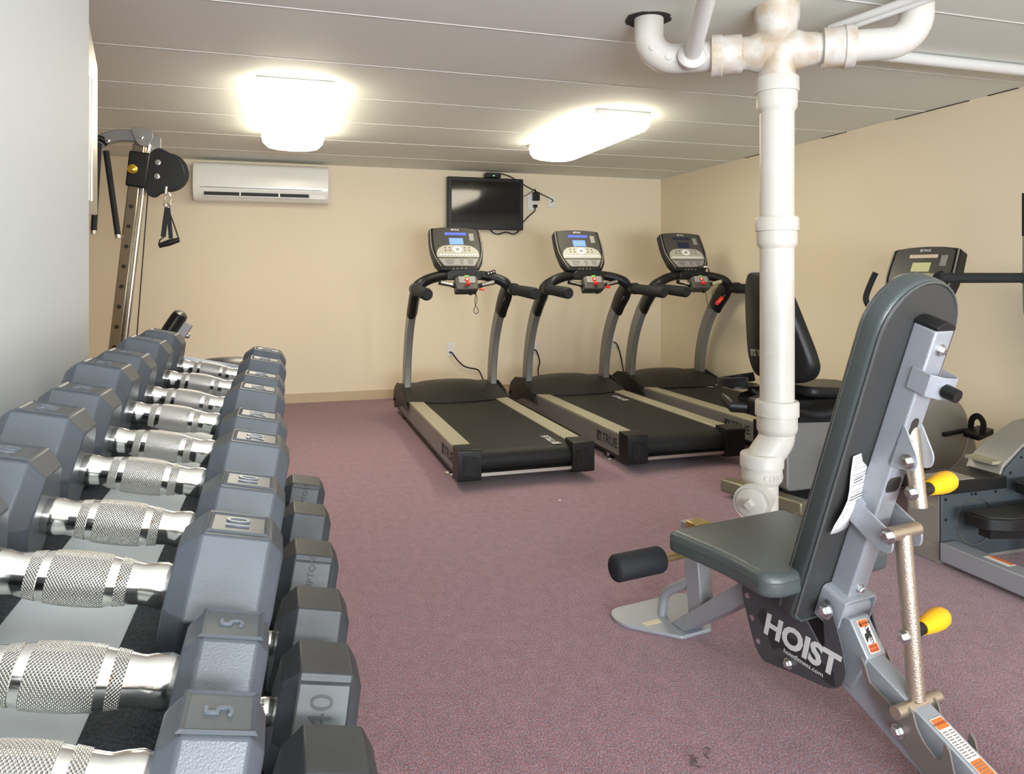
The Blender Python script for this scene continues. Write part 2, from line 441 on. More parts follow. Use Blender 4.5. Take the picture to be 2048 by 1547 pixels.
# sprinkler-like small pipe meeting the left arm
t = thing('sprinkler_pipe', 'thin white pipe with round flange crossing in front of the drain pipe left arm', 'pipe', (1.49, 2.50, 1.99))
a = Vector((0, 0, 0)); b = Vector((-.19, -.47, .16))
obj('pipe_run', tube(B(), [a, b], .031, 20), 'pipeplain', t)
obj('flange', lathe(B(), [(-.012, .03), (-.01, .052), (.006, .055), (.016, .045), (.02, .032)], axis_mtx(a, b-a), 28), 'pipe', t)
for (p0, p1), rr, lab in ((((2.031, 2.388, 2.113), (2.136, 2.015, 2.13)), .015, 'slim white conduit above the right arm of the drain pipe, thicker of two'),
                          (((2.061, 2.316, 2.095), (2.165, 1.97, 2.115)), .010, 'slim white conduit above the right arm of the drain pipe, thinner of two')):
    tag(obj('conduit', tube(B(), [p0, p1], rr, 14), 'pipeplain'), lab, 'conduit', 'slim conduits beside the drain pipe')
bm = tube(B(), [(2.35, 2.68, CZ-.03), (3.79, 2.68, CZ-.03)], .026, 18)
tag(obj('conduit', bm, 'pipeplain'), 'white conduit running along the ceiling to the right wall', 'conduit')

# ---------------------------------------------------------------- wall items
ac = thing('air_conditioner', 'white wall-mounted split air conditioner high on the back wall', 'air conditioner', (-.18, 6.99, 1.80))
prof = [(0, .0), (-.16, .0), (-.20, .035), (-.225, .10), (-.225, .22), (-.20, .30), (-.17, .325), (0, .325)]
prism(bm := B(), rpoly(prof, .03, 4), YZ, -.56, .56); obj('casing', bm, 'ac', ac, bevel=.008, seg=3)
obj('air_slot', box(B(), (-.04, -.195, .062), (.86, .05, .03), Matrix.Rotation(.35, 3, 'X')), 'acdark', ac)
lv = obj('louver', box(B(), (-.04, -.205, .040), (.86, .05, .010), Matrix.Rotation(.3, 3, 'X')), 'ac', ac, bevel=.002)
for x in (-.18, .14): obj('louver_tab', box(B(), (x, -.222, .055), (.012, .016, .03)), 'ac', lv)
obj('panel_line', bx(-.50, .50, -.2275, -.22, .106, .110), 'acdark', ac)
obj('control_strip', bx(.40, .53, -.213, -.195, .03, .07), 'white', ac)

tv = thing('television', 'black flat screen television hanging on the back wall', 'television', (1.865, 6.90, 1.60))
obj('frame', bx(-.378, .378, 0, .06, 0, .50), 'black', tv, bevel=.006)
obj('screen', bx(-.34, .34, -.004, .004, .055, .465), 'blackgloss', tv)
obj('wall_mount', bx(-.12, .12, .055, .098, .12, .38), 'black', tv)
cb = thing('set_top_box', 'small black box with green light on top of the television', 'cable box', (1.93, 6.88, 2.101))
obj('casing', bx(-.075, .075, -.02, .08, -.0, .045), 'black', cb, bevel=.004)
obj('status_light', bx(-.006, .006, -.024, -.018, .014, .02), emis('green_led', (.1, 1, .1), 4), cb)
def cord(pts, label, r=.005, m='black', cat='cable', name='power_cord', group=None, parent=None):
    if parent:
        o = obj(name, tube(B(), smoothpath([Vector(p)-parent.location for p in pts], 6), r, 8), m, parent); o['label'] = label; return o
    return tag(obj(name, tube(B(), smoothpath(pts, 6), r, 8), m), label, cat, group)
cord([(1.96, 6.95, 2.14), (2.02, 6.95, 2.153), (2.13, 6.95, 2.125), (2.26, 6.97, 2.06), (2.39, 6.98, 2.0), (2.53, 6.985, 1.94), (2.585, 6.985, 1.91), (2.565, 6.99, 1.89)], 'black cable from the box above the television to the blank wall plate', name='cable', parent=cb)
cord([(2.39, 6.97, 1.85), (2.385, 6.975, 1.80), (2.33, 6.98, 1.75), (2.24, 6.98, 1.66), (2.18, 6.97, 1.62)], 'black cord from the double outlet to the lower corner of the television', r=.006, parent=tv)
cord([(2.37, 6.985, 2.0), (2.31, 6.985, 1.96), (2.22, 6.98, 1.915)], 'short black cable between television side and adapter', r=.003, name='cable', parent=tv)
cord([(1.92, 6.96, 1.605), (1.96, 6.965, 1.572), (2.01, 6.965, 1.562), (2.07, 6.965, 1.58), (2.11, 6.965, 1.578), (2.16, 6.965, 1.565), (2.21, 6.965, 1.59), (2.22, 6.96, 1.62)], 'black cable drooping under the television', r=.006, name='cable', parent=tv)
def outlet(x, z, label, w=.085, h=.13, sockets=True, y=6.999, m='white'):
    t = thing('wall_outlet', label, 'outlet', (x, y, z))
    obj('cover_plate', bx(-w/2, w/2, -.008, 0, -h/2, h/2), m, t, bevel=.003)
    if sockets:
        for dz in (-.028, .028):
            s = obj('socket', bx(-.017, .017, -.011, -.006, dz-.017, dz+.017), m, t, bevel=.005, seg=3)
            for dx in (-.006, .006): obj('slot', bx(dx-.001, dx+.001, -.0116, -.010, dz-.004, dz+.006), 'ink', s)
    return t
outlet(1.54, .445, 'white outlet low on the back wall, left of the leftmost treadmill cord')
outlet(2.38, .44, 'white outlet behind the left post of the middle treadmill')
outlet(3.24, .485, 'white outlet behind the left post of the far right treadmill')
o_ = outlet(2.365, 1.885, 'white outlet with black adapter beside the television', h=.155, w=.105)
outlet(2.57, 1.895, 'blank white cable plate right of the television adapter', w=.08, h=.11, sockets=False)
outlet(1.84, 1.285, 'small beige thermostat plate on the back wall, between two treadmill consoles', w=.035, h=.065, sockets=False)
t = thing('power_adapter', 'black plug-in adapter in the outlet beside the television', 'adapter', (2.395, 6.985, 1.93))
obj('casing', bx(-.032, .032, -.05, .0, -.03, .055), 'black', t, bevel=.004)
obj('cable_neck', tube(B(), [(0, -.02, .054), (-.01, -.01, .085)], .008, 8), 'black', t)
t = obj('plug', bx(2.37, 2.41, 6.955, 6.988, 1.832, 1.862), 'black', bevel=.005); tag(t, 'black plug in the lower socket beside the television', 'plug')
# metal cabinet past the partition edge
t = thing('metal_cabinet', 'narrow shiny metal cabinet with slanted top behind the white partition edge', 'cabinet', (-.60, 1.881, 1.29))
prism(bm := B(), [(0, 0), (.005, -.0), (.29, .02), (.29, .405), (.10, .60), (0, .60)], YZ, -.10, .134)
obj('cabinet_body', bm, 'steel', t, bevel=.003)
for y in (.17, .20, .23): obj('pressed_rib', bx(.133, .136, y-.004, y+.004, .05, .36), 'steel', t)

# ---------------------------------------------------------------- dumbbells
TIL = math.radians(12)
def hexhead(L, s, sgn, m, x0):
    """hexagonal head whose inner face starts at x0; flats top and bottom"""
    bm = B(); rings = []
    prof = [(0, .74), (.20*L, 1.0), (.84*L, 1.0), (.97*L, .80), (L, .74)]
    for dx, k in prof:
        ring = []
        for i in range(6):
            a = PI/3*i; ring.append(bm.verts.new((sgn*(x0+dx), s*k*math.cos(a), s*k*math.sin(a))))
        rings.append(ring)
    for i in range(len(rings)-1):
        for k in range(6): bm.faces.new((rings[i][k], rings[i][(k+1) % 6], rings[i+1][(k+1) % 6], rings[i+1][k]))
    bm.faces.new(rings[0]); bm.faces.new(rings[-1][::-1])
    return bm
def ring_lathe(prof, seg=36, cap=False):
    return lathe(B(), prof, Matrix.Rotation(PI/2, 4, 'Y'), seg, cap)
def make_dumbbell(label, num, s, L, loc, rubber, group, up=True, facet_text=None, blank=False):
    t = thing('dumbbell', label, 'dumbbell', loc, (0, TIL, 0), group)
    G = .0625
    # polished bar, narrow necks, knurled swell
    pr = [(-G-.01, .0150), (-G, .0152), (-G+.005, .0168), (-G+.013, .0160), (-G+.019, .0147), (-.040, .0150), (-.034, .0158)]
    for sg in (-1, 1):
        p = [(sg*a, b) for a, b in pr]
        obj('bar_neck', ring_lathe(p), 'chrome', t)
        obj('knurled_band', ring_lathe([(sg*.034, .0156), (sg*.034, .0163), (sg*.0260, .0176), (sg*.0260, .017)]), 'knurl', t)
        obj('polished_ring', ring_lathe([(sg*.0262, .0168), (sg*.0195, .0180)]), 'chrome', t)
        h = obj('weight_head', hexhead(L, s, sg, None, G), rubber, t, bevel=.0016, seg=2)
        # label recess on a facet
        if blank: continue
        cx = sg*(G+.52*L); az = s*.866
        if up: N = Vector((0, 0, 1)); T = Vector((0, 1, 0)); 
        else: N = Vector((0, -math.sin(PI/3), math.cos(PI/3))); T = Vector((0, .5, .866))
        c = Vector((cx, 0, 0))+N*az
        hw, hh = L*(.30 if s < .05 or not up else .25), s*(.36 if s < .05 else .31) if up else s*.34
        bm = B(); X = Vector((1, 0, 0))
        def quadring(o, i, h0, h1):
            A = [c+X*a*o[0]+T*b*o[1]+N*h0 for a, b in ((-1,-1),(1,-1),(1,1),(-1,1))]
            D = [c+X*a*i[0]+T*b*i[1]+N*h1 for a, b in ((-1,-1),(1,-1),(1,1),(-1,1))]
            va = [bm.verts.new(v) for v in A]; vd = [bm.verts.new(v) for v in D]
            for k in range(4): bm.faces.new((va[k], va[(k+1) % 4], vd[(k+1) % 4], vd[k]))
        quadring((hw+.004, hh+.004), (hw+.0022, hh+.0022), 0, .0014)
        quadring((hw+.0022, hh+.0022), (hw, hh), .0014, .0003)
        obj('label_rim', bm, rubber, h, smooth=0)
        bm = B(); vs = [bm.verts.new(c+X*a*hw+T*b*hh+N*.0004) for a, b in ((-1,-1),(1,-1),(1,1),(-1,1))]; bm.faces.new(vs)
        p = obj('label_panel', bm, 'panelrub', h, smooth=0)
        st_ = facet_text or num
        size = min(hw*1.35, 2*hh*1.25/max(1, .62*len(st_)))
        text('raised_number' if not facet_text else 'raised_lettering', st_, size, frame(c+N*.0010, T, -X), 'digit' if up else 'engrave', p, ext=.0012, bold=size*(.0 if up else -.004))
    kn = [(-.0198, .0178), (-.0198, .0186), (-.01, .0194), (0, .0196), (.01, .0194), (.0198, .0186), (.0198, .0178)]
    obj('knurled_grip', ring_lathe(kn), 'knurl', t)
    return t
UX = -.155
UXS = [.028, .028, .010, .012, .009, .007, 0, 0, 0, 0]
upper = [(.409, .044, .052, '5', 'nearest'), (.510, .044, .052, '5', 'second nearest'), (.623, .060, .077, '10', 'third'), (.7546, .060, .077, '10', 'fourth'),
         (.895, .067, .084, '20', 'fifth'), (1.042, .067, .084, '20', 'sixth'), (1.201, .074, .088, '25', 'seventh'), (1.359, .074, .088, '25', 'eighth'),
         (1.546, .078, .090, '30', 'second farthest'), (1.742, .078, .090, '30', 'farthest')]
SH = .873   # top of the upper shelf under the row's centre line
lab_up = ['small grey hex dumbbell marked 5, nearest the camera on the top shelf', 'small grey hex dumbbell marked 5, second nearest on the top shelf',
 'grey hex dumbbell third nearest on the top shelf, behind the two marked 5', 'grey hex dumbbell fourth nearest on the top shelf, chrome handle over the pale strip',
 'grey hex dumbbell fifth from the near end of the top shelf', 'grey hex dumbbell sixth from the near end of the top shelf',
 'grey hex dumbbell fourth from the far end of the top shelf, rusty handle', 'grey hex dumbbell third from the far end of the top shelf',
 'grey hex dumbbell second from the far end of the top shelf', 'grey hex dumbbell farthest on the top shelf, beside its raised end plate']
for (y, s, L, num, w), lb, dx in zip(upper, lab_up, UXS):
    make_dumbbell(lb, num, s, L, (UX+dx, y, SH+.866*s+.0015-dx*math.tan(TIL)), 'rubber', 'hex dumbbells on the top shelf')
LX = -.075; SL = .566
lower = [(.755, None, 1), (.94, '40', 0), (1.115, None, 1), (1.325, 'HAMPTON', 0), (1.55, None, 1), (1.77, 'HAMPTON', 0)]
lab_lo = ['dark hex dumbbell nearest the camera on the lower shelf, cut by the frame', 'dark hex dumbbell with number panel, second nearest on the lower shelf',
 'dark hex dumbbell with plain facets, third nearest on the lower shelf', 'dark hex dumbbell with lettered panel, fourth nearest on the lower shelf',
 'dark hex dumbbell with plain facets, second farthest on the lower shelf', 'dark hex dumbbell farthest on the lower shelf, with pale lettered panel']
for (y, tx, bl), lb in zip(lower, lab_lo):
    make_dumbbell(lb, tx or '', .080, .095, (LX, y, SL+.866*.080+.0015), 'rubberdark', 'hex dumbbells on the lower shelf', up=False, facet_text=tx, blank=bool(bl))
# rack
rk = thing('dumbbell_rack', 'two-tier pale grey dumbbell rack with black rubber shelf mats by the white wall', 'rack', (0, 1.1, 0))
RT = Matrix.Rotation(TIL, 3, 'Y')
def shelf(cx, cz, w0, w1, y0, y1):
    o = Vector((cx, 0, cz)); bm = B()
    def P(a, h): return o+RT @ Vector((a, 0, h))
    def slab(a0, a1, h0, h1, ya, yb, bm):
        c = P((a0+a1)/2, (h0+h1)/2); box(bm, (c.x, (ya+yb)/2, c.z), (a1-a0, yb-ya, h1-h0), RT)
    slab(w0, w1, -.012, -.004, y0, y1, bm); slab(w1, w1+.004, -.035, .006, y0, y1, bm); slab(w0-.004, w0, -.035, .02, y0, y1, bm)
    sh = obj('shelf', bm, 'rack', rk, bevel=.001)
    bm = B(); slab(w0, w1, -.04, .075, y1-.004, y1, bm); obj('end_plate', bm, 'rack', rk, bevel=.001)
    bm = B(); slab(w0, w1, -.04, .02, y0, y0+.004, bm); obj('end_plate', bm, 'rack', rk, bevel=.001)
    for a0, a1 in ((w0+.002, -.055), (.035, w1-.002)):
        bm = B(); slab(a0, a1, -.004, 0, y0+.004, y1-.004, bm); obj('rubber_mat', bm, 'matgrit', rk, smooth=0)
shelf(UX, SH, -.175, .115, -.845, .775)
shelf(LX, SL, -.175, .120, -.845, .775)
for y in (-.81, .74):
    bm = B(); tube(bm, [(-.30, y, 0.02), (-.30, y, .885)], .025, square=True); obj('rear_post', bm, 'rack', rk, bevel=.003)
    for cx, cz in ((UX, SH), (LX, SL)):
        p0 = Vector((cx, y, cz))+RT @ Vector((-.17, 0, -.055)); p1 = Vector((cx, y, cz))+RT @ Vector((.12, 0, -.055))
        obj('shelf_arm', tube(B(), [p0, p1], .022, square=True), 'rack', rk, bevel=.003)
    obj('foot_beam', bx(-.34, .14, y-.03, y+.03, 0, .05), 'rack', rk, bevel=.004)
    obj('strut', tube(B(), [(-.28, y, .04), (.0, y, .47)], .016, square=True), 'rack', rk)

# ---------------------------------------------------------------- cable machine (far left)
cm = thing('cable_machine', 'chrome cable machine column with pulley and chin-up arm at far left', 'cable machine', (-1.04, 5.0, 0))
post0 = Vector((0, 0, 0)); post1 = Vector((.21, 0, 1.95))
dpo = (post1-post0).normalized()
side = Vector((1, 0, 0))-dpo*dpo.x; side.normalize()
def on(t, a=0., y=0.): return post0+dpo*t+side*a+Vector((0, y, 0))
bm = tube(B(), [on(.02), on(1.96)], .042, seg=16, w=.042, up=(0, 1, 0)); 
obj('column', tube(B(), [on(.02, -.014), on(1.96, -.014)], .04, w=.032, up=(0, 1, 0), square=True), 'columnsteel', cm, bevel=.006)
bm.free()
obj('chrome_guide', tube(B(), [on(.02, .034), on(1.97, .034)], .018, 14), 'chrome', cm)
for k in range(11):
    tt = 1.58-.122*k
    obj('adjust_hole', lathe(B(), [(0, .012), (.004, .012)], axis_mtx(on(tt, -.014, -.043), (0, -1, 0)), 12), 'hole', cm)
sl = obj('sleeve', tube(B(), [on(1.70), on(1.915)], .055, w=.058, up=(0, 1, 0), square=True), 'black', cm, bevel=.01)
obj('knob', lathe(B(), [(0, .012), (.02, .014), (.03, .028), (.045, .028), (.055, .015)], axis_mtx(on(1.80, -.02, -.055), (0, -1, 0)), 18), 'gold', sl)
for a in (-.03, .03): obj('chrome_pin', tube(B(), [on(1.90, a), on(1.985, a)], .016, 12), 'chrome', cm)
pc = Vector((-.695+1.04, .0, 1.79))
hs = [(-.11, -.02), (-.10, .10), (-.04, .15), (.01, .125), (.07, .09), (.105, .03), (.11, -.03), (.085, -.085), (.03, -.115), (-.03, -.125), (-.06, -.155), (-.10, -.15), (-.115, -.10)]
for y in (-.035, .035):
    obj('pulley_plate', prism(B(), [(a+pc.x, b+pc.z) for a, b in rpoly(hs, .03)], XZ, pc.y+y-.005, pc.y+y+.005), 'black', cm, bevel=.002)
obj('pulley_wheel', lathe(B(), [(-.022, .118), (-.006, .112), (.006, .112), (.022, .118)], axis_mtx(pc+Vector((.012, 0, 0)), (0, 1, 0)), 32), 'black', cm)
for p in ((-.04, .055), (-.045, -.03)): bolt('bolt', pc+Vector((p[0], -.04, p[1])), (0, -1, 0), cm, .014)
obj('cable', tube(B(), [(.245, -.02, 1.66), (.17, -.02, .6), (.14, 0, .1)], .0035, 8), 'black', cm)
obj('cable_stop', lathe(B(), [(0, .012), (.045, .014)], axis_mtx((.345, -.03, 1.655), (.1, 0, 1)), 12), 'steel', cm)
# top bracket + chin-up arm
obj('top_bracket', prism(B(), rpoly([(.155, 2.05), (.275, 2.04), (.285, 1.99), (.25, 1.93), (.20, 1.94), (.175, 1.99)], .02), XZ, -.075, -.062), 'greypaint', cm, bevel=.003)
obj('top_bracket', prism(B(), rpoly([(.18, 2.03), (.31, 2.02), (.31, 1.93), (.20, 1.93)], .02), XZ, .03, .045), 'greypaint', cm, bevel=.003)
bolt('bolt', (.215, -.076, 1.99), (0, -1, 0), cm, .016)
obj('chin_up_arm', tube(B(), smoothpath([(-.26, -.02, 1.84), (-.10, -.02, 1.90), (-.02, -.02, 1.955), (.07, -.02, 1.995), (.17, -.02, 2.0), (.24, -.02, 1.985)], 6), .035, w=.03, up=(0, 0, 1), square=True), 'greypaint', cm, bevel=.006)
bolt('bolt', (.03, -.055, 1.965), (0, -1, 0), cm, .016)
for (a, b) in (((.02, -.04, 1.90), (.085, -.05, 1.40)), ((-.015, -.06, 1.94), (-.035, -.09, 1.42))):
    a = Vector(a); b = Vector(b)
    g = obj('chin_up_grip', tube(B(), [a, b], .017, 14), 'blackfoam', cm)
    obj('grip_tip', tube(B(), [b, b+(b-a).normalized()*.022], .0175, 14), 'steel', g)
obj('grip_hook', tube(B(), smoothpath([(-.03, -.06, 1.93), (-.035, -.06, 1.97), (.0, -.05, 1.97), (.03, -.04, 1.94)], 5), .017, 12), 'black', cm)
obj('base_foot', bx(-.15, .3, -.3, .5, 0, .06), 'greypaint', cm, bevel=.01)
ch = thing('cable_handle', 'black stirrup cable handle hanging on a snap hook from the pulley', 'handle', (-.685, 4.965, 1.36))
obj('snap_hook', tube(B(), smoothpath([(0, 0, .30), (-.014, 0, .27), (-.012, 0, .235), (0, 0, .215), (.015, 0, .235), (.02, 0, .275), (.006, 0, .305), (0, 0, .30)], 5), .0045, 8), 'chrome', ch)
obj('d_ring', tube(B(), smoothpath([(-.022, 0, .225), (0, 0, .21), (.022, 0, .225), (.012, 0, .235), (-.012, 0, .235), (-.022, 0, .225)], 5), .003, 8), 'chrome', ch)
obj('strap', tube(B(), [(0, -.004, .21), (-.012, -.006, .12), (-.022, -.004, .03)], .004, w=.014, up=(0, 1, 0), square=True), 'black', ch)
obj('strap', tube(B(), [(.004, .004, .21), (.012, .006, .12), (.02, .004, .02)], .004, w=.012, up=(0, 1, 0), square=True), 'black', ch)
obj('strap', tube(B(), [(.006, .004, .20), (.04, 0, .10), (.068, 0, .01)], .003, w=.004, up=(0, 1, 0), square=True), 'black', ch)
obj('strap', tube(B(), [(-.02, .0, .03), (-.042, 0, .01), (-.047, 0, -.015)], .003, w=.004, up=(0, 1, 0), square=True), 'black', ch)
obj('grip', lathe(B(), [(0, .015), (.03, .017), (.06, .02), (.09, .017), (.12, .015)], axis_mtx((-.047, 0, -.024), (.118, 0, .04)), 16), 'black', ch)

# small bench peeking behind the rack
sb = thing('preacher_bench', 'black padded bench end with steel tube showing behind the dumbbell rack', 'bench', (-.55, 3.6, 0))
a = Vector((-.09, 0, .66)); b = Vector((.115, 0, .99)); d = (b-a).normalized(); n = Vector((d.z, 0, -d.x))
obj('pad', tube(B(), [a, b-d*.03, b-d*.01, b], [.034, .034, .030, .014], w=[.075, .075, .065, .04], up=tuple(n), seg=20), 'black', sb)
obj('frame_tube', tube(B(), [a+n*.05-d*.2, b+n*.05-d*.03], .02, square=True), 'greypaint', sb, bevel=.003)
bolt('bolt', b+n*.072-d*.08, tuple(n), sb, .012)
obj('post', tube(B(), [(-.12, 0, .02), (-.12, 0, .62)], .03, square=True), 'greypaint', sb, bevel=.003)
obj('brace', tube(B(), [(-.12, 0, .60), (-.19, 0, .53)], .025, square=True), 'greypaint', sb)
obj('base_foot', bx(-.30, .05, -.25, .25, 0, .05), 'greypaint', sb, bevel=.006)
rs = thing('roller_stool', 'dark pad of a low stool just showing over the rack end plate', 'stool', (-.20, 2.95, 0))
obj('seat_pad', lathe(B(), [(.79, .03), (.80, .10), (.825, .11), (.84, .09), (.845, .0)], seg=28), 'black', rs)
obj('stem', lathe(B(), [(.03, .025), (.795, .025)], seg=16), 'steel', rs)
obj('base', lathe(B(), [(0, .18), (.02, .17), (.04, .03)], seg=24), 'black', rs)

# ---------------------------------------------------------------- treadmills
def logo(name, mtx, size, m, parent, ext=.0008):
    """square flag mark followed by TRUE"""
    o = text(name, 'TRUE', size, mtx @ Matrix.Translation((size*.62, 0, 0)), m, parent, ext, bold=size*.012, sx=1.12)
    bm = B(); z = ext/2
    for pts in ([(-1.72, -.40), (-1.72, .40), (-.90, .40), (-.90, -.40), (-.98, -.40), (-1.02, .0), (-1.18, .24), (-1.36, .0), (-1.48, -.40)], [(-1.30, -.34), (-1.18, .02), (-1.08, -.34)]):
        pts = [(a*size, b*size) for a, b in pts]
        prism(bm, pts, XY, -z, z)
    bm.transform(mtx)
    obj('flag_mark', bm, m, parent, smooth=0)
    return o
def make_console(parent, on=True, scr=None):
    """local: face in the XZ plane, normal -Y, origin at centre bottom"""
    c = bpy.data.objects.new('console', None); 
    out = [(-.150, 0), (-.188, .055), (-.208, .15), (-.212, .22), (-.205, .325), (-.19, .335), (-.1, .346), (0, .35), (.1, .346), (.19, .335), (.205, .325), (.212, .22), (.208, .15), (.188, .055), (.150, 0), (0, -.008)]
    body = obj('console', prism(B(), rpoly(out, .01, 3), XZ, 0, .05), 'black', parent, bevel=.006)
    rim = [(a*.93, .008+b*.955) for a, b in out]
    for sg in (-1, 1):
        p = [(sg*.141, -.003, .02), (sg*.172, -.003, .075), (sg*.197, -.003, .15), (sg*.200, -.003, .22), (sg*.195, -.003, .325)]
        obj('rim_stripe', tube(B(), smoothpath(p, 5), .004, 6), 'conrim', body)
    face = [(a*.86, .014+b*.94) for a, b in out[1:-2]] + [(.118, .02), (-.118, .02)]
    obj('face_panel', prism(B(), rpoly(face, .008, 3), XZ, -.004, .002), 'conface', body, smooth=0)
    y0 = -.006
    ms = ('screenblue', 'screenblue2') if on else ('screenoff', 'screenoff')
    if scr: ms = scr
    obj('text_display', bx(-.085, .085, y0, y0+.003, .278, .298), ms[0], body)
    obj('screen', bx(-.055, .055, y0, y0+.003, .200, .252), ms[1], body)
    obj('side_strip', bx(.108, .145, y0, y0+.003, .232, .292), 'conpanel', body)
    k = [(-.168, .095), (-.168, .13), (-.15, .165), (-.115, .186), (-.06, .193), (.06, .193), (.115, .186), (.15, .165), (.168, .13), (.168, .095)]
    kp = obj('keypad', prism(B(), rpoly(k, .012, 3), XZ, y0, y0+.004), 'consilver', body)
    obj('dial_ring', lathe(B(), [(0, .038), (.002, .038)], axis_mtx((0, y0+.0005, .158), (0, -1, 0)) @ Matrix.Diagonal((1, .7, 1, 1)), 24), 'white', kp)
    obj('dial', lathe(B(), [(.001, .016), (.004, .015)], axis_mtx((0, y0, .158), (0, -1, 0)) @ Matrix.Diagonal((1, .7, 1, 1)), 20), 'conpanel', kp)
    bm = B()
    for i in range(12): box(bm, (-.137+.025*i, y0-.001, .113), (.017, .003, .012))
    obj('number_keys', bm, 'white', kp)
    bm = B()
    for i in range(2):
        for j in range(2):
            for sg in (-1, 1): box(bm, (sg*(.06+.035*i), y0-.001, .172-.022*j), (.012, .002, .006))
    obj('round_keys', bm, 'conface', kp)
    lp = [(-.158, .085), (-.118, .028), (.118, .028), (.158, .085)]
    pn = obj('guide_panel', prism(B(), lp, XZ, y0, y0+.003), 'conpanel', body, smooth=0)
    bm = B()
    for i, (x, w) in enumerate(((-.07, .07), (.02, .03), (.09, .05))):
        for j in range(4): box(bm, (x, y0-.0005, .072-.010*j), (w*(1-.1*j), .001, .0022))
    obj('print_lines', bm, 'conface', pn)
    logo('logo', frame((0, y0+.0015, .322), (1, 0, 0), (0, 0, 1)), .017, 'logowhite', body)
    bm = B()
    for x in (-.05, -.02, .015, .045): box(bm, (x, -.002, .006), (.012, .004, .006))
    obj('control_keys', bm, 'conrim', body)
    return body
def treadmill(loc, label, on=True, clip=False, rz=0, topfix=0):
    t = thing('treadmill', label, 'treadmill', loc, (0, 0, rz), 'treadmills in a row')
    W = .385
    for s in (-1, 1):
        r = obj('side_rail', prism(B(), [(.06, .055), (2.30, .05), (2.36, .12), (2.34, .19), (.06, .195)], YZ, s*(W-.03), s*W), 'greypaint', t, bevel=.004)
        obj('lower_lip', bx(s*(W-.025), s*(W+.002), .1, 2.25, .055, .068), 'black', r)
        obj('foot_rail', bx(s*(W-.105), s*(W+.0), .10, 1.74, .190, .206), 'footrail', t, bevel=.004)
        c = [(0, .05), (0, .215), (.11, .222), (.12, .222), (.12, .045), (.01, .045)]
        e = obj('end_cap', prism(B(), rpoly([(a, b) for a, b in c], .012, 3), YZ, s*(W-.12), s*(W+.012)), 'black', t, bevel=.005)
        obj('cap_panel', prism(B(), rpoly([(s*(W-.10), .07), (s*(W-.10), .17), (s*(W-.02), .185), (s*(W-.02), .075)], .01, 3), XZ, -.004, .004), 'black', e, bevel=.002)
        for dz in (-.02, .015): obj('screw_hole', lathe(B(), [(0, .009), (.002, .009)], axis_mtx((s*(W-.06), -.003, .13+dz), (0, -1, 0)), 12), 'hole', e)
        f = obj('levelling_foot', lathe(B(), [(0, .038), (.010, .038), (.018, .022), (.022, .010), (.06, .010)], Matrix.Translation((s*(W-.03), .36, 0)), 20), 'steel', t)
        obj('levelling_foot', lathe(B(), [(0, .03), (.012, .03), (.02, .010), (.06, .010)], Matrix.Translation((s*(W-.05), 2.1, 0)), 16), 'black', t)
        # upright post bowed towards the user
        p = smoothpath([(s*.352, 2.005, .20), (s*.352, 2.0, .33), (s*.352, 1.975, .48), (s*.352, 1.915, .65), (s*.352, 1.81, .82), (s*.352, 1.68, .95), (s*.352, 1.58, 1.03)], 6)
        obj('upright', tube(B(), p, .027, w=.057, up=(1, 0, 0), square=True), 'greypaint', t, bevel=.010, seg=3)
        sh = smoothpath([(s*.352, 1.745, .875), (s*.352, 1.68, .95), (s*.353, 1.60, 1.02), (s*.345, 1.545, 1.07), (s*.31, 1.52, 1.105), (s*.24, 1.53, 1.135), (s*.14, 1.55, 1.155), (0, 1.56, 1.16)], 6)
        nn = len(sh); RR = [.041, .041, .041, .040, .040, .038, .036, .036]; WW = [.080, .084, .082, .066, .050, .042, .038, .036]
        def ip(L_, i): q = i/(nn-1)*(len(L_)-1); j = min(int(q), len(L_)-2); return L_[j]+(L_[j+1]-L_[j])*(q-j)
        obj('handlebar_arch', tube(B(), sh, [ip(RR, i) for i in range(nn)], w=[ip(WW, i) for i in range(nn)], up=(1, -.15, .25*s), seg=20), 'black', t)
        g = obj('side_grip', tube(B(), [(s*.365, 1.54, 1.055), (s*.372, 1.35, 1.045), (s*.378, 1.0, 1.03), (s*.378, .98, 1.03)], [.044, .040, .043, .034], w=[.044, .040, .042, .034], seg=16), 'blackfoam', t)
        obj('grip_collar', tube(B(), [(s*.367, 1.47, 1.052), (s*.368, 1.42, 1.05)], .047, 16), 'black', g)
        obj('pulse_grip', tube(B(), [(s*.085, 1.42, 1.075), (s*.13, 1.42, 1.09), (s*.21, 1.42, 1.105)], .017, 14), 'black', t)
        obj('pulse_plate', tube(B(), [(s*.11, 1.413, 1.086), (s*.20, 1.413, 1.106)], .0155, 14), 'chrome', t)
        obj('grey_collar', tube(B(), [(s*.125, 1.535, 1.155), (s*.10, 1.54, 1.158)], .034, 14), 'conrim', t)
        # lettering on the outer side
        if s < 0: logo('side_logo', frame((-W-.0008, .33, .13), (0, -1, 0), (0, 0, 1)), .082, 'ink', t)
        text('post_sticker', '', .01, Matrix(), 'white', None) if False else None
    obj('belt', prism(B(), [(.035, .10), (.03, .13), (.035, .16), (.06, .185), (.10, .196), (1.9, .196), (1.9, .17), (.14, .17), (.11, .10), (.06, .085)], YZ, -W+.10, W-.10), 'belt', t, smooth=50)
    logo('belt_logo', frame((.205, topfix or .19, .1968), (0, 1, 0), (-1, 0, 0)), .062, 'logowhite', t, ext=.0006)
    obj('rear_bar', bx(-W+.11, W-.11, .02, .06, .062, .080), 'steel', t)
    obj('underside_pan', bx(-W+.03, W-.03, .08, 2.28, .06, .11), 'black', t)
    # motor hood: swept cross-section with a raised hump in the middle
    bm = B(); rings = []
    xs = [-.40, -.385, -.34, -.25, -.20, -.12, 0, .12, .20, .25, .34, .385, .40]
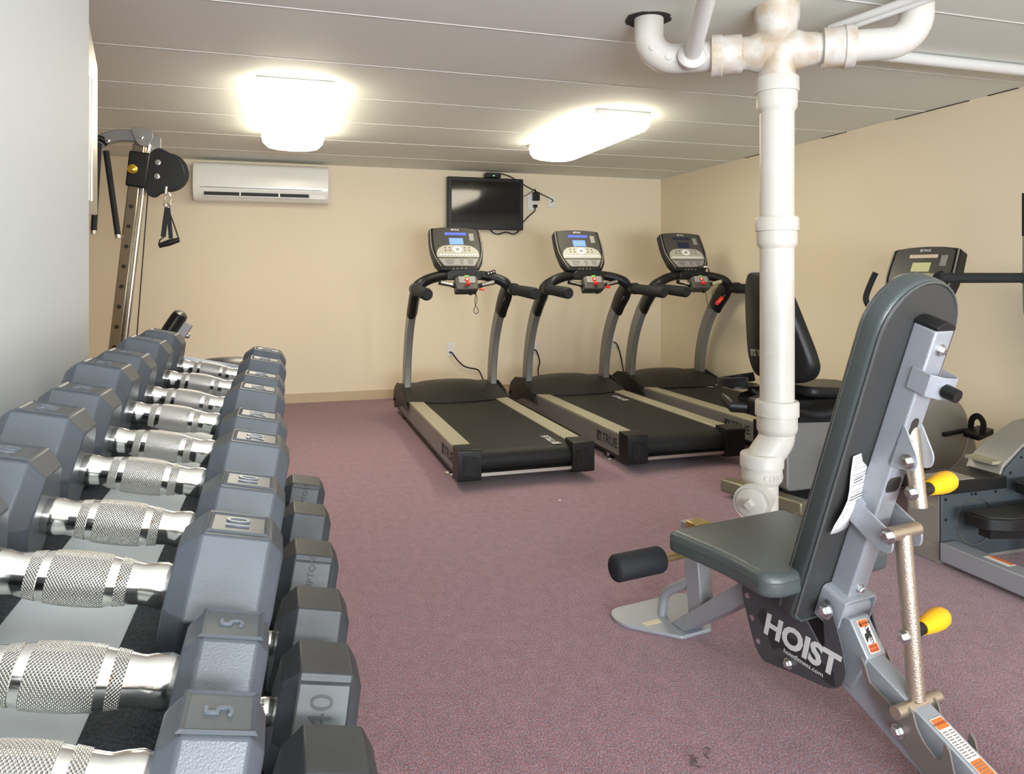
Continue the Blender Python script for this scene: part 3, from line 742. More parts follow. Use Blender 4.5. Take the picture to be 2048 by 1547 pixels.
    for i, x in enumerate(xs):
        hump = max(0, math.cos(min(1, abs(x)/.25)*PI/2))**.6*.035
        ed = .0 if abs(x) < .39 else -.012
        fr = 1.58+.10*(abs(x)/.4)**2
        pr = [(fr, .20), (fr, .206), (fr+.12, .245+ed+hump*.5), (fr+.30, .275+ed+hump), (2.12, .285+ed+hump*.6), (2.26, .25+ed), (2.36, .17), (2.38, .08), (2.36, .05)]
        rings.append([bm.verts.new((x, a, b)) for a, b in pr])
    for i in range(len(rings)-1):
        for k in range(len(pr)-1): bm.faces.new((rings[i][k], rings[i][k+1], rings[i+1][k+1], rings[i+1][k]))
    for rg in (rings[0], rings[-1]): bm.faces.new(rg)
    obj('motor_hood', bm, 'hood', t, smooth=50)
    for s in (-1, 1):
        obj('hood_side', prism(B(), rpoly([(1.62, .145), (1.80, .25), (2.0, .295), (2.16, .285), (2.30, .22), (2.37, .10), (2.30, .145)], .02, 3), YZ, s*.395, s*.41), 'hood', t, bevel=.006)
    # centre bridge, stop box, neck, console
    obj('bridge', prism(B(), rpoly([(-.135, 1.12), (-.135, 1.175), (-.10, 1.20), (.10, 1.20), (.135, 1.175), (.135, 1.12)], .02, 4), XZ, 1.50, 1.60), 'black', t, bevel=.008)
    obj('neck', tube(B(), [(-.03, 1.565, 1.16), (-.03, 1.62, 1.30)], .045, w=.018, up=(1, 0, 0), square=True), 'darkgrey', t, bevel=.004)
    Rx = Matrix.Rotation(-.45, 3, 'X')
    sbx = obj('stop_box', box(B(), (-.01, 1.42, 1.08), (.165, .10, .105), Rx), 'darkgrey', t, bevel=.012, seg=3)
    pn_o = Vector((-.01, 1.42, 1.085)); fz = Rx @ Vector((0, 0, 1)); fy = Rx @ Vector((0, -1, 0))
    c = pn_o+fy*.051+fz*.012
    up = fz
    def pt(x, u, n=0.): return c+Vector((x, 0, 0))+up*u+fy*n
    obj('button_plate', box(B(), tuple(pt(0, .008)), (.125, .006, .055), Rx), 'conpanel', sbx, bevel=.004)
    obj('start_button', box(B(), tuple(pt(0, .036, .001)), (.034, .008, .013), Rx), 'green', sbx, bevel=.003)
    obj('stop_button', lathe(B(), [(0, .017), (.006, .015)], axis_mtx(pt(0, .008, .003), fy), 20), 'red', sbx)
    obj('stop_ring', lathe(B(), [(.005, .009), (.0068, .008)], axis_mtx(pt(0, .008, .003), fy), 6), 'white', sbx)
    obj('safety_key', lathe(B(), [(0, .013), (.012, .016), (.028, .015), (.036, .008)], axis_mtx(pt(0, -.036, .002), fy), 18), 'red', sbx)
    obj('jack', tube(B(), [(.02, 1.40, 1.04), (.02, 1.39, 1.012)], .010, 10), 'black', sbx)
    cs = make_console(t, on)
    cs.location = (-.035, 1.50, 1.20); cs.rotation_euler = (-.55, 0, 0); cs.scale = (.97, 1.2, 1.10)
    if clip:
        obj('safety_cord', tube(B(), smoothpath([(.03, 1.38, 1.03), (.05, 1.38, .92), (.075, 1.38, .88), (.10, 1.38, .93), (.10, 1.39, 1.01), (.12, 1.40, 1.03), (.14, 1.40, 1.05)], 6), .0025, 6), 'black', t)
        obj('clip_cord', tube(B(), [(.155, 1.40, 1.05), (.158, 1.39, .96)], .0015, 6), 'black', t)
        k = obj('safety_clip', prism(B(), rrect(-.045, .045, -.016, .016, .012), XZ, -.006, .006), 'red', t, bevel=.003)
        k.location = (.165, 1.385, .945); k.rotation_euler = (0, -.75, 0)
        obj('clip_tab', bx(-.02, .02, -.009, -.004, -.006, .006), 'orange', k)
        obj('loose_cable', tube(B(), smoothpath([(.0, 1.50, 1.22), (.06, 1.46, 1.235), (.10, 1.46, 1.215), (.12, 1.47, 1.19), (.10, 1.49, 1.17)], 5), .005, 6), 'black', t)
        obj('white_plug', bx(.06, .095, 1.448, 1.465, 1.222, 1.235), 'white', t, bevel=.003)
    else:
        obj('console_cable', tube(B(), smoothpath([(.075, 1.54, 1.21), (.08, 1.53, 1.19), (.078, 1.52, 1.15)], 4), .0035, 6), 'black', t)
    return t
T1 = treadmill((1.285, 3.87, 0), 'leftmost treadmill under the television, blue screen lit, cord looped below stop box')
obj('safety_cord', tube(B(), smoothpath([(.05, 1.37, 1.04), (.065, 1.38, .97), (.04, 1.38, .90), (.06, 1.38, .875), (.075, 1.38, .90), (.05, 1.38, .95), (.06, 1.39, 1.04)], 6), .0025, 6), 'black', T1)
k = obj('safety_clip', bx(.085, .125, 1.385, 1.40, 1.045, 1.06), 'red', T1, bevel=.004)
T2 = treadmill((2.315, 3.93, 0), 'middle treadmill with blue screen lit, between the other two treadmills', topfix=1.355)
k = obj('safety_clip', bx(.09, .13, 1.385, 1.40, 1.055, 1.075), 'red', T2, bevel=.004)
T3 = treadmill((3.315, 4.02, 0), 'rightmost treadmill with dark screen and red safety clip hanging', on=False, clip=True, topfix=1.66)
cord([(1.52, 6.975, .42), (1.54, 6.95, .415), (1.58, 6.95, .36), (1.65, 6.95, .29), (1.72, 6.95, .262), (1.78, 6.94, .25), (1.81, 6.9, .21), (1.80, 6.6, .06), (1.75, 6.45, .02)], 'black cord from the left outlet down to the leftmost treadmill', r=.007, parent=T1)
cord([(2.38, 6.975, .42), (2.40, 6.95, .40), (2.43, 6.95, .30), (2.41, 6.94, .22), (2.38, 6.8, .12), (2.35, 6.45, .03)], 'black cord from outlet behind the middle treadmill post', r=.007, parent=T2)
cord([(3.24, 6.975, .475), (3.27, 6.95, .45), (3.31, 6.95, .34), (3.33, 6.94, .22), (3.3, 6.8, .1), (3.3, 6.45, .03)], 'black cord from outlet behind the far right treadmill post', r=.007, parent=T3)
cord([(1.80, 6.6, .008), (1.9, 6.45, .008), (2.0, 6.5, .008), (2.03, 6.62, .008)], 'black cord lying on carpet between left and middle treadmills', r=.006, parent=T1)
t = thing('remote_control', 'small black remote with red and white keys on the leftmost treadmill handlebar', 'remote', (1.49, 5.38, 1.175))
rb = obj('casing', box(B(), (0, 0, .0), (.075, .02, .03), Matrix.Rotation(-.3, 3, 'Y')), 'black', t, bevel=.004)
bm = B()
for i in range(3): box(bm, (-.02+.02*i, -.011, -.004+.006*i), (.008, .003, .009))
obj('keys', bm, 'white', t)
obj('power_key', box(B(), (.025, -.011, .012), (.008, .003, .006)), 'red', t)

# ---------------------------------------------------------------- adjustable bench (right foreground)
PHI = math.atan2(.16, .987)
bn = thing('weight_bench', 'adjustable weight bench, grey vinyl seat and upright back, ladder rail to the rear', 'weight bench', (1.24, 2.22, 0), (0, 0, PHI))
def S(b, z, s): return (s, -b, z)            # side-plane map (rear distance, height, lateral)
ib = Vector((.3215, .947)); nb = Vector((.947, -.3215)); B0 = Vector((.660, .343))
def P3(s, t, n): q = B0+ib*t+nb*n; return (s, -q.x, q.y)
def padmap(a, b, t): return P3(a, b, t)
# back pad
W2 = .134; top = .845
outp = [(-W2*.93, -.055), (W2*.93, -.055)] + [(W2*math.cos(a), top-.13+.13*math.sin(a)) for a in [PI*k/16 for k in range(17)]]
outp = [(-W2*.93, -.055), (-W2*.72, -.075), (W2*.72, -.075), (W2*.93, -.055)] + outp[2:]
bp_ = obj('back_pad', cushion(B(), outp, padmap, -.064, -.002, .020), 'upholstery', bn, smooth=60)
ins = [(a*.93, (b-.38)*.975+.38) for a, b in outp]
obj('pad_backing', prism(B(), ins, padmap, -.006, .002), 'upside', bp_, bevel=.001)
loop = [P3(a*.955, (b-.38)*.985+.38, .0) for a, b in outp]; loop.append(loop[0])
obj('piping', tube(B(), loop, .0035, 8, cap=False), 'piping', bp_)
loop = [P3(a*.995, (b-.38)*.998+.38, -.047) for a, b in outp]; loop.append(loop[0])
obj('stitching', tube(B(), loop, .0016, 6, cap=False), 'piping', bp_)
# tube behind the pad
tb = obj('back_tube', prism(B(), [(-.031, .03), (.031, .03), (.031, .745), (-.031, .745)], padmap, .002, .060), 'benchgrey', bn, bevel=.005, seg=3)
capp = [P3(a, .745, n) for a, n in ()]
bm = B()
pr_c = [(-.032, 0), (-.032, .008), (-.02, .016), (0, .019), (.02, .016), (.032, .008), (.032, 0)]
prism(bm, pr_c, lambda a, b, t: P3(a, .745+b, t), .001, .061); obj('end_cap', bm, 'black', tb, bevel=.002)
Nrm = Vector((0, -nb.x, nb.y)); ID = Vector((0, -ib.x, ib.y)); LAT = Vector((1, 0, 0))
bolt('bolt', P3(0, .70, .060), Nrm, tb, .012)
bolt('bolt', P3(.0, .06, .060), Nrm, tb, .010)
def slotplate(t0, t1, name, a0=-.013, a1=.013):
    return obj(name, prism(B(), rrect(a0, a1, t0, t1, .0125), lambda a, b, t: P3(a, b, t), .0595, .0605), 'hole', tb, smooth=0)
slotplate(.40, .53, 'slot'); slotplate(.335, .375, 'slot', -.027, .02)
# serial sticker
obj('clear_sticker', prism(B(), rrect(-.024, .027, .235, .325, .004, 2), padmap, .0601, .0606), mat('clear_sticker', (.30, .30, .31), .2, .3), tb, smooth=0)
# upper loop bracket with black end
bm = B()
q = [(-.034, .035), (-.034, .080), (-.015, .100), (.015, .108), (.028, .100), (.034, .062)]
pts = [P3(a, .625, n) for a, n in q]
obj('loop_bracket', tube(B(), pts, .026, w=.0025, up=tuple(ID), square=True), 'benchgrey', tb, bevel=.001)
obj('rubber_stop', lathe(B(), [(0, .016), (.022, .0155), (.03, .015)], axis_mtx(P3(-.006, .622, .104), Nrm), 20), 'black', tb)
# ears and bolts mid-way
for sg_ in (-1, 1):
    obj('pivot_ear', prism(B(), rpoly([(.40, .045), (.52, .052), (.455, .112), (.425, .112)], .018, 5), lambda a, b, t: P3(t, a, b), sg_*.026, sg_*.031), 'benchgrey', tb, bevel=.001)
    obj('lower_ear', prism(B(), rpoly([(.235, .015), (.295, .010), (.272, .128), (.225, .138), (.215, .10)], [.005, .005, .024, .024, .02], 5), lambda a, b, t: P3(t, a, b), sg_*.048, sg_*.054), 'benchgrey', tb, bevel=.001)
    obj('ear_web', prism(B(), [(.235, .012), (.295, .012), (.285, .03), (.24, .03)], lambda a, b, t: P3(t, a, b), sg_*.03, sg_*.05), 'benchgrey', tb)
bolt('bolt', P3(-.031, .440, .092), (-1, 0, 0), tb, .014)
bolt('bolt', (-.055, -.858, .556), (-1, 0, 0), tb, .015)
# upper handle tube and lower prop
ht = obj('release_tube', tube(B(), [(.012, -.862, .80), (.012, -.885, .62)], .0185, 20), 'nickel', bn)
bolt('bolt', (-.008, -.882, .655), (-1, 0, 0), ht, .014)
def pull_handle(o, parent):
    d = Vector((.93, .1, .05)).normalized()
    h = obj('pull_handle', lathe(B(), [(0, .014), (.034, .0145), (.045, .014)], axis_mtx(o, d), 18), 'black', parent)
    obj('yellow_grip', lathe(B(), [(.030, .0165), (.050, .020), (.072, .0235), (.098, .0255), (.118, .0235), (.131, .0170), (.138, .008), (.139, .001)], axis_mtx(o, d), 24), 'yellow', h)
pull_handle((.025, -.882, .655), ht)
prop = obj('prop_tube', tube(B(), [(.0, -.853, .552), (0, -.887, .185)], .0195, 24), 'nickel', bn)
obj('cross_sleeve', tube(B(), [(-.05, -.853, .556), (.05, -.853, .556)], .0165, 18), 'nickel', prop)
obj('cross_rod', tube(B(), [(-.075, -.888, .172), (.075, -.888, .172)], .0145, 18), 'nickel', prop)
bolt('bolt', (-.022, -.873, .325), (-1, 0, 0), prop, .014)
pull_handle((.02, -.868, .325), prop)
# hinge box
hbo = rpoly([(-.058, -.050), (-.058, .040), (.058, .040), (.058, -.050), (.052, -.050), (.052, .034), (-.052, .034), (-.052, -.050)], [0, .016, .016, 0, 0, .012, .012, 0], 5)
hb = obj('hinge_bracket', prism(B(), hbo, padmap, .004, .075), 'benchgrey', bn, bevel=.001)
obj('hinge_barrel', tube(B(), [(-.051, -.705, .325), (.051, -.705, .325)], .024, 20), 'benchgrey', hb)
bolt('bolt', (-.068, -.695, .322), (-1, 0, 0), hb, .017)
# neck from hinge to ladder beam
nk = obj('neck_plate', prism(B(), [(.665, .31), (.735, .31), (.785, .235), (.74, .14), (.66, .16)], S, -.033, .033), 'benchgrey', bn, bevel=.003)
# floor beam sloping to the rear
bmn = obj('rear_beam', prism(B(), [(.66, .26), (.775, .235), (1.16, .055), (1.16, .0), (1.00, .0), (.70, .135)], S, -.028, .028), 'benchgrey', bn, bevel=.003)
obj('rear_foot', bx(-.22, .22, -1.21, -1.15, 0, .06), 'benchgrey', bn, bevel=.006)
# warning stickers
def sticker(b0, z0, b1, z1, hw, off, kind):
    """on a plane whose long side runs from (b0,z0) to (b1,z1)"""
    a = Vector((0, -b0, z0)); c = Vector((0, -b1, z1)); d = (c-a); Ln = d.length; d.normalize(); n = Vector((1, 0, 0)).cross(d); n = n if n.y < 0 or n.z > 0 else -n
    if n.z < 0: n = -n
    f = lambda u, v, t: tuple(a+LAT*u+d*v+n*(off+t))
    o = obj('warning_sticker', prism(B(), rrect(-hw, hw, 0, Ln, .004, 3), f, 0, .0006), 'white', bn, smooth=0)
    h = Ln
    if kind == 'pinch':
        for v0, v1 in ((.02*h, .22*h), (.74*h, .97*h)): obj('orange_band', prism(B(), rrect(-hw*.86, hw*.86, v0, v1, .002, 2), f, .0005, .0010), 'orange', o, smooth=0)
        fr = lambda v: frame(f(0, v, .0012), (1, 0, 0), tuple(-d))
        text('warning_text', 'WARNING', .0085, frame(f(.004, .13*h, .0012), (1, 0, 0), tuple(-d)), 'ink', o, ext=.0003)
        text('pinch_text', 'PINCH\nPOINTS', .0085, fr(.865*h), 'ink', o, ext=.0003)
        hand = [(-.8, .55), (-.6, .42), (-.1, .40), (.3, .30), (.7, .26), (.72, .31), (.35, .37), (.75, .38), (.76, .43), (.35, .44), (.7, .49), (.68, .54), (.2, .52), (-.2, .56), (-.7, .68)]
        obj('hand_mark', prism(B(), [(x*hw*.9, v*h) for x, v in hand], f, .0005, .0011), 'ink', o, smooth=0)
        bm = B()
        for k in range(5):
            cc = f(hw*.25, (.30+.085*k)*h, .001)
            tube(bm, [Vector(cc)+LAT*.005*math.cos(q)+d*.006*math.sin(q) for q in [2*PI*j/10 for j in range(11)]], .0008, 4, cap=False)
        obj('chain_mark', bm, 'ink', o)
        tri = [(-hw*.75, .19*h), (-hw*.35, .19*h), (-hw*.55, .06*h)]
        obj('triangle_mark', prism(B(), tri, f, .001, .0013), 'ink', o, smooth=0)
    else:
        obj('orange_band', prism(B(), rrect(-hw*.92, hw*.92, .01*h, .12*h, .002, 2), f, .0005, .0010), 'orange', o, smooth=0)
        obj('orange_band', prism(B(), rrect(-hw*.92, hw*.92, .47*h, .97*h, .002, 2), f, .0005, .0010), 'orange', o, smooth=0)
        bm = B()
        for k in range(11):
            for x, w in ((-.45, .8), (.5, .7)):
                v = (.15+.028*k)*h; prism(bm, [((x-w/2)*hw, v), ((x+w/2)*hw, v), ((x+w/2)*hw, v+.010*h), ((x-w/2)*hw, v+.010*h)], f, .0005, .0008)
        for k in range(14):
            v = (.50+.03*k)*h; prism(bm, [(-.8*hw, v), (.75*hw, v), (.75*hw, v+.008*h), (-.8*hw, v+.008*h)], f, .0009, .0012)
        obj('print_lines', bm, 'ladder', o, smooth=0)
        text('warning_text', 'WARNING', .009, frame(f(0, .065*h, .0012), (1, 0, 0), tuple(-d)), 'ink', o, ext=.0003)
sticker(.739, .304, .781, .241, .018, .0010, 'pinch')
sticker(.93, .163, 1.12, .0745, .020, .0006, 'text')
# ladder plates
lad = [(.775, .242), (.788, .222), (.800, .19), (.835, .175), (.868, .158), (.880, .152), (.892, .160), (.898, .184), (.910, .176), (.918, .150), (.936, .123), (.965, .104), (.974, .108), (.978, .122), (.982, .150), (.994, .140), (1.004, .098), (1.03, .07), (1.06, .085), (1.075, .115), (1.09, .085), (1.12, .03), (1.05, .0), (.96, .045), (.90, .085), (.845, .118), (.80, .165), (.780, .205)]
for s in (-1, 1):
    lp_ = obj('ladder_plate', prism(B(), rpoly(lad, .006, 3), S, s*.041, s*.046), 'ladder', bn, bevel=.0008)
    if s < 0: bolt('bolt', (-.047, -.876, .118), (-1, 0, 0), lp_, .014)
# side plates
pla = [(.402, .30), (.408, .24), (.429, .185), (.453, .125), (.484, .098), (.605, .118), (.699, .130), (.735, .150), (.752, .19), (.742, .245), (.722, .30), (.705, .345), (.690, .350), (.683, .32), (.690, .21), (.620, .285), (.60, .335), (.56, .36), (.41, .36)]
for s in (-1, 1):
    sp_ = obj('side_plate', prism(B(), rpoly(pla, .014, 4), S, s*.062, s*.067), 'plate', bn, bevel=.001)
    if s < 0:
        for b, z in ((.425, .255), (.443, .20), (.466, .145)): obj('adjust_hole', lathe(B(), [(0, .008), (.0012, .008)], axis_mtx((-.0668, -b, z), (-1, 0, 0)), 16), 'carpet', sp_)
        bolt('bolt', (-.0675, -.575, .135), (-1, 0, 0), sp_, .012)
        # logo, reading from front to rear and slightly downwards
        d = Vector((0, -.225, -.010)).normalized(); u = Vector((0, -.12, .96)); u = (u-d*u.dot(d)).normalized(); o0 = Vector((-.0675, -.612, .196))
        g = lambda a, b, t: tuple(o0+d*a+u*b-LAT*t)
        obj('logo_backing', prism(B(), [(-.150, .012), (-.128, .045), (-.105, .02), (.105, -.012), (.112, -.045), (.10, -.048), (-.06, -.035), (-.09, -.052), (-.112, -.018)], g, 0, .0006), 'ink', sp_, smooth=0)
        text('logo_lettering', 'HOIST', .080, frame(o0+d*(-.005)+u*.004-LAT*.0012, tuple(d), tuple(u)), 'logowhite', sp_, ext=.0008, shear=.18, bold=.0032, sx=1.05)
        text('web_lettering', 'hoistfitness.com', .017, frame(o0+d*.012-u*.036-LAT*.0012, tuple(d), tuple(u)), 'logowhite', sp_, ext=.0005, sx=1.15)
# seat
sp = rpoly([(-.235, .275), (.225, .275), (.225, .655), (-.19, .668), (-.228, .64), (-.214, .50)], [.035, .035, .03, .03, .025, .12], 6)
seat = obj('seat_pad', cushion(B(), sp, lambda a, b, t: (a, -b, t), .420, .360, .022), 'upholstery', bn, smooth=60)
loop = [(a*.998, -b, .397) for a, b in sp]; loop.append(loop[0])
obj('piping', tube(B(), loop, .0018, 6, cap=False), 'piping', seat)
obj('seat_base', bx(-.10, .10, -.60, -.30, .345, .363), 'black', bn)
# front support
obj('foot_plate', prism(B(), rpoly([(-.165, -.13), (.165, -.13), (.19, -.03), (.06, .135), (-.06, .135), (-.19, -.03)], [.06, .06, .08, .01, .01, .08], 6), lambda a, b, t: (a, -b, t), 0, .012), 'benchgrey', bn, bevel=.003)
obj('front_beam', prism(B(), [(.045, .012), (.115, .012), (.47, .270), (.60, .31), (.60, .355), (.47, .350)], S, -.036, .036), 'benchgrey', bn, bevel=.004)
obj('front_post', prism(B(), [(.125, .06), (.19, .09), (.155, .345), (.085, .345)], S, -.026, .026), 'benchgrey', bn, bevel=.004)
obj('seat_rail', bx(-.026, .026, -.60, -.085, .335, .360), 'benchgrey', bn, bevel=.003)
obj('bent_tube', tube(B(), smoothpath([(-.01, -.12, .175), (-.018, -.07, .14), (-.022, -.02, .105), (-.022, .005, .07), (-.022, .015, .012)], 6), .016, 16), 'benchgrey', bn)
obj('foot_sticker', bx(-.12, -.055, -.03, -.005, .012, .0128), mat('aged_sticker', (.62, .55, .38), .5), bn)
rod = obj('roller_rod', tube(B(), [(-.24, -.25, .325), (.20, -.25, .325)], .012, 14), 'brass', bn)
obj('foam_roller', lathe(B(), [(0, .020), (.006, .034), (.012, .038), (.16, .038), (.168, .034), (.17, .018)], axis_mtx((-.40, -.25, .325), (1, 0, 0)), 28), 'blackfoam', rod)
obj('rod_bracket', bx(-.06, .0, -.20, -.15, .345, .385), 'brass', bn, bevel=.004) 
obj('rod_core', tube(B(), [(-.39, -.25, .325), (-.2, -.25, .325)], .010, 12), 'brass', rod)
obj('rear_link', bx(-.03, .03, -.60, -.25, .335, .347), 'black', bn)
# care label hanging on the pad
bm = B(); pts = [(-.102, .412, .004), (-.099, .37, .008), (-.091, .325, .012), (-.092, .30, .016), (-.104, .27, .020), (-.110, .235, .016), (-.110, .205, .012)]
rows = []
for a, b, n in pts: rows.append([bm.verts.new(P3(a+q*.072, b, n+.006*math.sin(q*3+b*5))) for q in (0, .33, .66, 1)])
for i in range(len(rows)-1):
    for k in range(3): bm.faces.new((rows[i][k], rows[i][k+1], rows[i+1][k+1], rows[i+1][k]))
cl = obj('care_label', bm, 'paper', bp_, smooth=60)
sd = cl.modifiers.new('thick', 'SOLIDIFY'); sd.thickness = .0008
bm = B()
for i in range(26):
    v = .404-.0071*i
    j = min(range(len(pts)-1), key=lambda q: abs((pts[q][1]+pts[q+1][1])/2-v))
    f = (pts[j][1]-v)/(pts[j][1]-pts[j+1][1]); a0 = pts[j][0]+(pts[j+1][0]-pts[j][0])*f; n0 = pts[j][2]+(pts[j+1][2]-pts[j][2])*f
    if i % 6 == 5: continue
    hgt = .0030 if i in (8, 9, 14, 15) else .0011
    xs = (.006, .064) if i not in (8, 9) else (.014, .056)
    q = [bm.verts.new(P3(a0+x, v+dv, n0+.0015+.006*math.sin(x/.058*3+v*5))) for x, dv in ((xs[0], 0), (xs[1], 0), (xs[1], hgt), (xs[0], hgt))]
    bm.faces.new(q)
obj('print_lines', bm, 'conface', cl, smooth=0)

# ---------------------------------------------------------------- recumbent bike (behind the pipe)
rb = thing('recumbent_bike', 'recumbent exercise bike with high black seat back, behind the white pipe', 'exercise bike', (2.28, 3.15, 0), (0, 0, .06))
obj('rear_stabilizer', tube(B(), [(-.05, .24, .06), (0, 0, .06), (.05, -.24, .06)], .032, w=.04, up=(0, 0, 1), square=True), 'olive', rb, bevel=.01, seg=3)
for y in (.2, -.2): obj('levelling_foot', lathe(B(), [(0, .025), (.02, .02), (.03, .01)], Matrix.Translation((0, y, 0)), 16), 'steel', rb)
obj('main_body', prism(B(), rpoly([(.05, .10), (.05, .42), (.10, .455), (.75, .40), (.95, .30), (.95, .10)], .03, 4), XZ, -.11, .11), 'greypaint', rb, bevel=.008)
obj('lower_frame', prism(B(), [(-.02, .05), (.03, .03), (1.35, .03), (1.35, .10), (.08, .10)], XZ, -.05, .05), 'black', rb, bevel=.004)
obj('seat_carriage', prism(B(), rpoly([(.0, .44), (.0, .53), (.10, .545), (.62, .535), (.66, .50), (.60, .44), (.3, .425)], .02, 3), XZ, -.12, .12), 'black', rb, bevel=.01)
sh = rpoly([(-.19, .0), (.19, .0), (.20, .30), (.16, .42), (-.16, .42), (-.20, .30)], .06, 5)
obj('seat_cushion', prism(B(), sh, lambda a, b, t: (.12+b*1.05, a, t+.012*math.cos(b*9)), .555, .605), 'black', rb, bevel=.018, seg=4)
# seat back: shield shape, leaning back
sbk = [(-.085, .535), (.085, .535), (.125, .48), (.165, .33), (.205, .16), (.215, .08), (.19, .025), (.13, -.005), (-.13, -.005), (-.19, .025), (-.215, .08), (-.205, .16), (-.165, .33), (-.125, .48)]
def sbm(a, b, t): 
    cu = .045*(abs(a)/.2)**2*(1-.3*b)
    return (.07-.28*b*.55+t+cu, a*1.0, .635+b)
bm = B(); out = rpoly([(a*1.08, b) for a, b in sbk], .03, 4)
grid = []
for t_, sc_ in ((-.03, .90), (-.022, .97), (0, 1.0), (.03, 1.0), (.042, .93)):
    grid.append([bm.verts.new(sbm(a*sc_, .27+(b-.27)*(sc_+.005), t_)) for a, b in out])
for i in range(len(grid)-1):
    n = len(out)
    for k in range(n): bm.faces.new((grid[i][k], grid[i][(k+1) % n], grid[i+1][(k+1) % n], grid[i+1][k]))
for gr in (grid[0], grid[-1]):
    c_ = bm.verts.new(sum((v.co for v in gr), Vector())/len(gr)+Vector((-.05 if gr is grid[0] else 0, 0, 0)))
    for k in range(n): bm.faces.new((gr[k], gr[(k+1) % n], c_))
bk = obj('seat_back', bm, 'black', rb, smooth=45)
obj('piping', tube(B(), [sbm(a*.95, .27+(b-.27)*.985, -.028) for a, b in [(-.10, .525), (-.05, .54), (.05, .54), (.10, .525)]], .003, 6), 'logowhite', bk)
logo('logo', frame(Vector(sbm(0, .13, -.066)), (0, -1, 0), (-.15, 0, 1)), .045, 'conrim', bk)
obj('back_bracket', prism(B(), rpoly([(.02, .50), (.02, .62), (.06, .65), (.11, .62), (.13, .50)], .02, 4), XZ, -.05, .05), 'black', rb, bevel=.005)
for x in (.05, .10): bolt('bolt', (x, -.051, .545), (0, -1, 0), rb, .009)
# side handles and cup tray
for s in (-1, 1):
    obj('seat_handle', tube(B(), smoothpath([(.10, s*.10, .50), (.06, s*.22, .50), (.10, s*.29, .505), (.22, s*.30, .52), (.38, s*.30, .525), (.44, s*.29, .52)], 6), .019, 12), 'blackfoam', rb)
obj('tray_stem', tube(B(), [(.10, .10, .50), (.10, .24, .56)], .015, 10), 'black', rb)
obj('bottle_tray', tube(B(), smoothpath([(.04, .17, .60), (-.02, .25, .59), (.01, .37, .575), (.12, .39, .58), (.21, .33, .60)], 6), .024, w=.012, up=(0, 0, 1), square=True), 'black', rb, bevel=.003)
obj('tray_floor', prism(B(), rpoly([(-.01, .24), (.02, .37), (.13, .38), (.21, .31), (.14, .19)], .03, 4), XY, .555, .567), 'black', rb)
obj('adjust_lever', tube(B(), [(-.01, .30, .50), (-.05, .18, .475), (.05, .13, .47)], .030, w=.022, up=(0, 0, 1), seg=12), 'black', rb)
obj('lever_plate', bx(.02, .10, .09, .17, .45, .47), 'footrail', rb)
# front shroud, crank disc, pedals
shroud = rpoly([(.85, .10), (.85, .30), (.92, .44), (1.02, .52), (1.14, .52), (1.26, .44), (1.36, .30), (1.42, .12), (1.40, .06), (.9, .06)], .05, 5)
fs = obj('front_shroud', prism(B(), shroud, XZ, -.075, .12), 'ellgrey', rb, bevel=.02, seg=4)
obj('crank_disc', lathe(B(), [(0, .20), (.012, .20), (.018, .19)], axis_mtx((1.10, -.074, .30), (0, -1, 0)), 40), 'ellgrey', fs)
obj('disc_ring', lathe(B(), [(0.012, .208), (.016, .208), (.016, .196)], axis_mtx((1.10, -.074, .30), (0, -1, 0)), 40, cap=False), 'steel', fs)
for s, a in ((-1, .12), (1, PI+.12)):
    c0_ = Vector((1.10, s*.10, .30)); c1 = c0_+Vector((math.cos(a)*.17, 0, math.sin(a)*.10))
    ck = obj('crank', tube(B(), [c0_, c1], .016, w=.010, up=(0, 1, 0), square=True), 'black', rb, bevel=.003)
    pdl = obj('pedal', prism(B(), rpoly([(-.065, -.055), (.055, -.055), (.065, .05), (-.05, .055)], .018, 4), lambda p_, q_, t_: (c1.x+p_, c1.y+s*.07+q_, c1.z+t_+p_*.25), -.015, .012), 'black', rb, bevel=.005)
    obj('pedal_strap', tube(B(), smoothpath([(c1.x-.03, c1.y+s*.115, c1.z), (c1.x-.02, c1.y+s*.115, c1.z+.06), (c1.x, c1.y+s*.07, c1.z+.088), (c1.x+.02, c1.y+s*.02, c1.z+.06), (c1.x+.02, c1.y+s*.012, c1.z)], 6), .0025, w=.016, up=(1, 0, 0), square=True), 'black', pdl)
    obj('pedal_axle', tube(B(), [c1, c1+Vector((0, s*.07, 0))], .008, 8), 'steel', ck)
obj('front_stabilizer', tube(B(), [(1.30, .24, .04), (1.30, -.24, .04)], .03, w=.03, up=(0, 0, 1), square=True), 'olive', rb, bevel=.008)
obj('mast', tube(B(), smoothpath([(1.02, 0, .48), (1.06, 0, .70), (1.06, 0, .90), (1.02, 0, 1.06)], 6), .035, w=.045, up=(0, 1, 0), seg=16), 'greypaint', rb)
hbp = [(1.04, 0, .90), (.98, .10, .90), (.93, .18, .93), (.91, .225, .99), (.91, .235, 1.04), (.94, .215, 1.14), (.95, .205, 1.17)]
for s in (-1, 1): obj('handlebar', tube(B(), smoothpath([(a, s*b, c) for a, b, c in hbp], 6), .016, 14), 'blackfoam', rb)
obj('front_brace', tube(B(), [(.80, -.13, .36), (.93, -.13, .10)], .02, w=.03, up=(0, 1, 0), square=True), 'black', rb)
cs = make_console(rb, scr=('screenpink', 'screengreen'))
cs.location = (.975, .0, .98); cs.rotation_euler = (-.42, 0, -PI/2+.12); cs.scale = (.95, 1.3, 1.05)

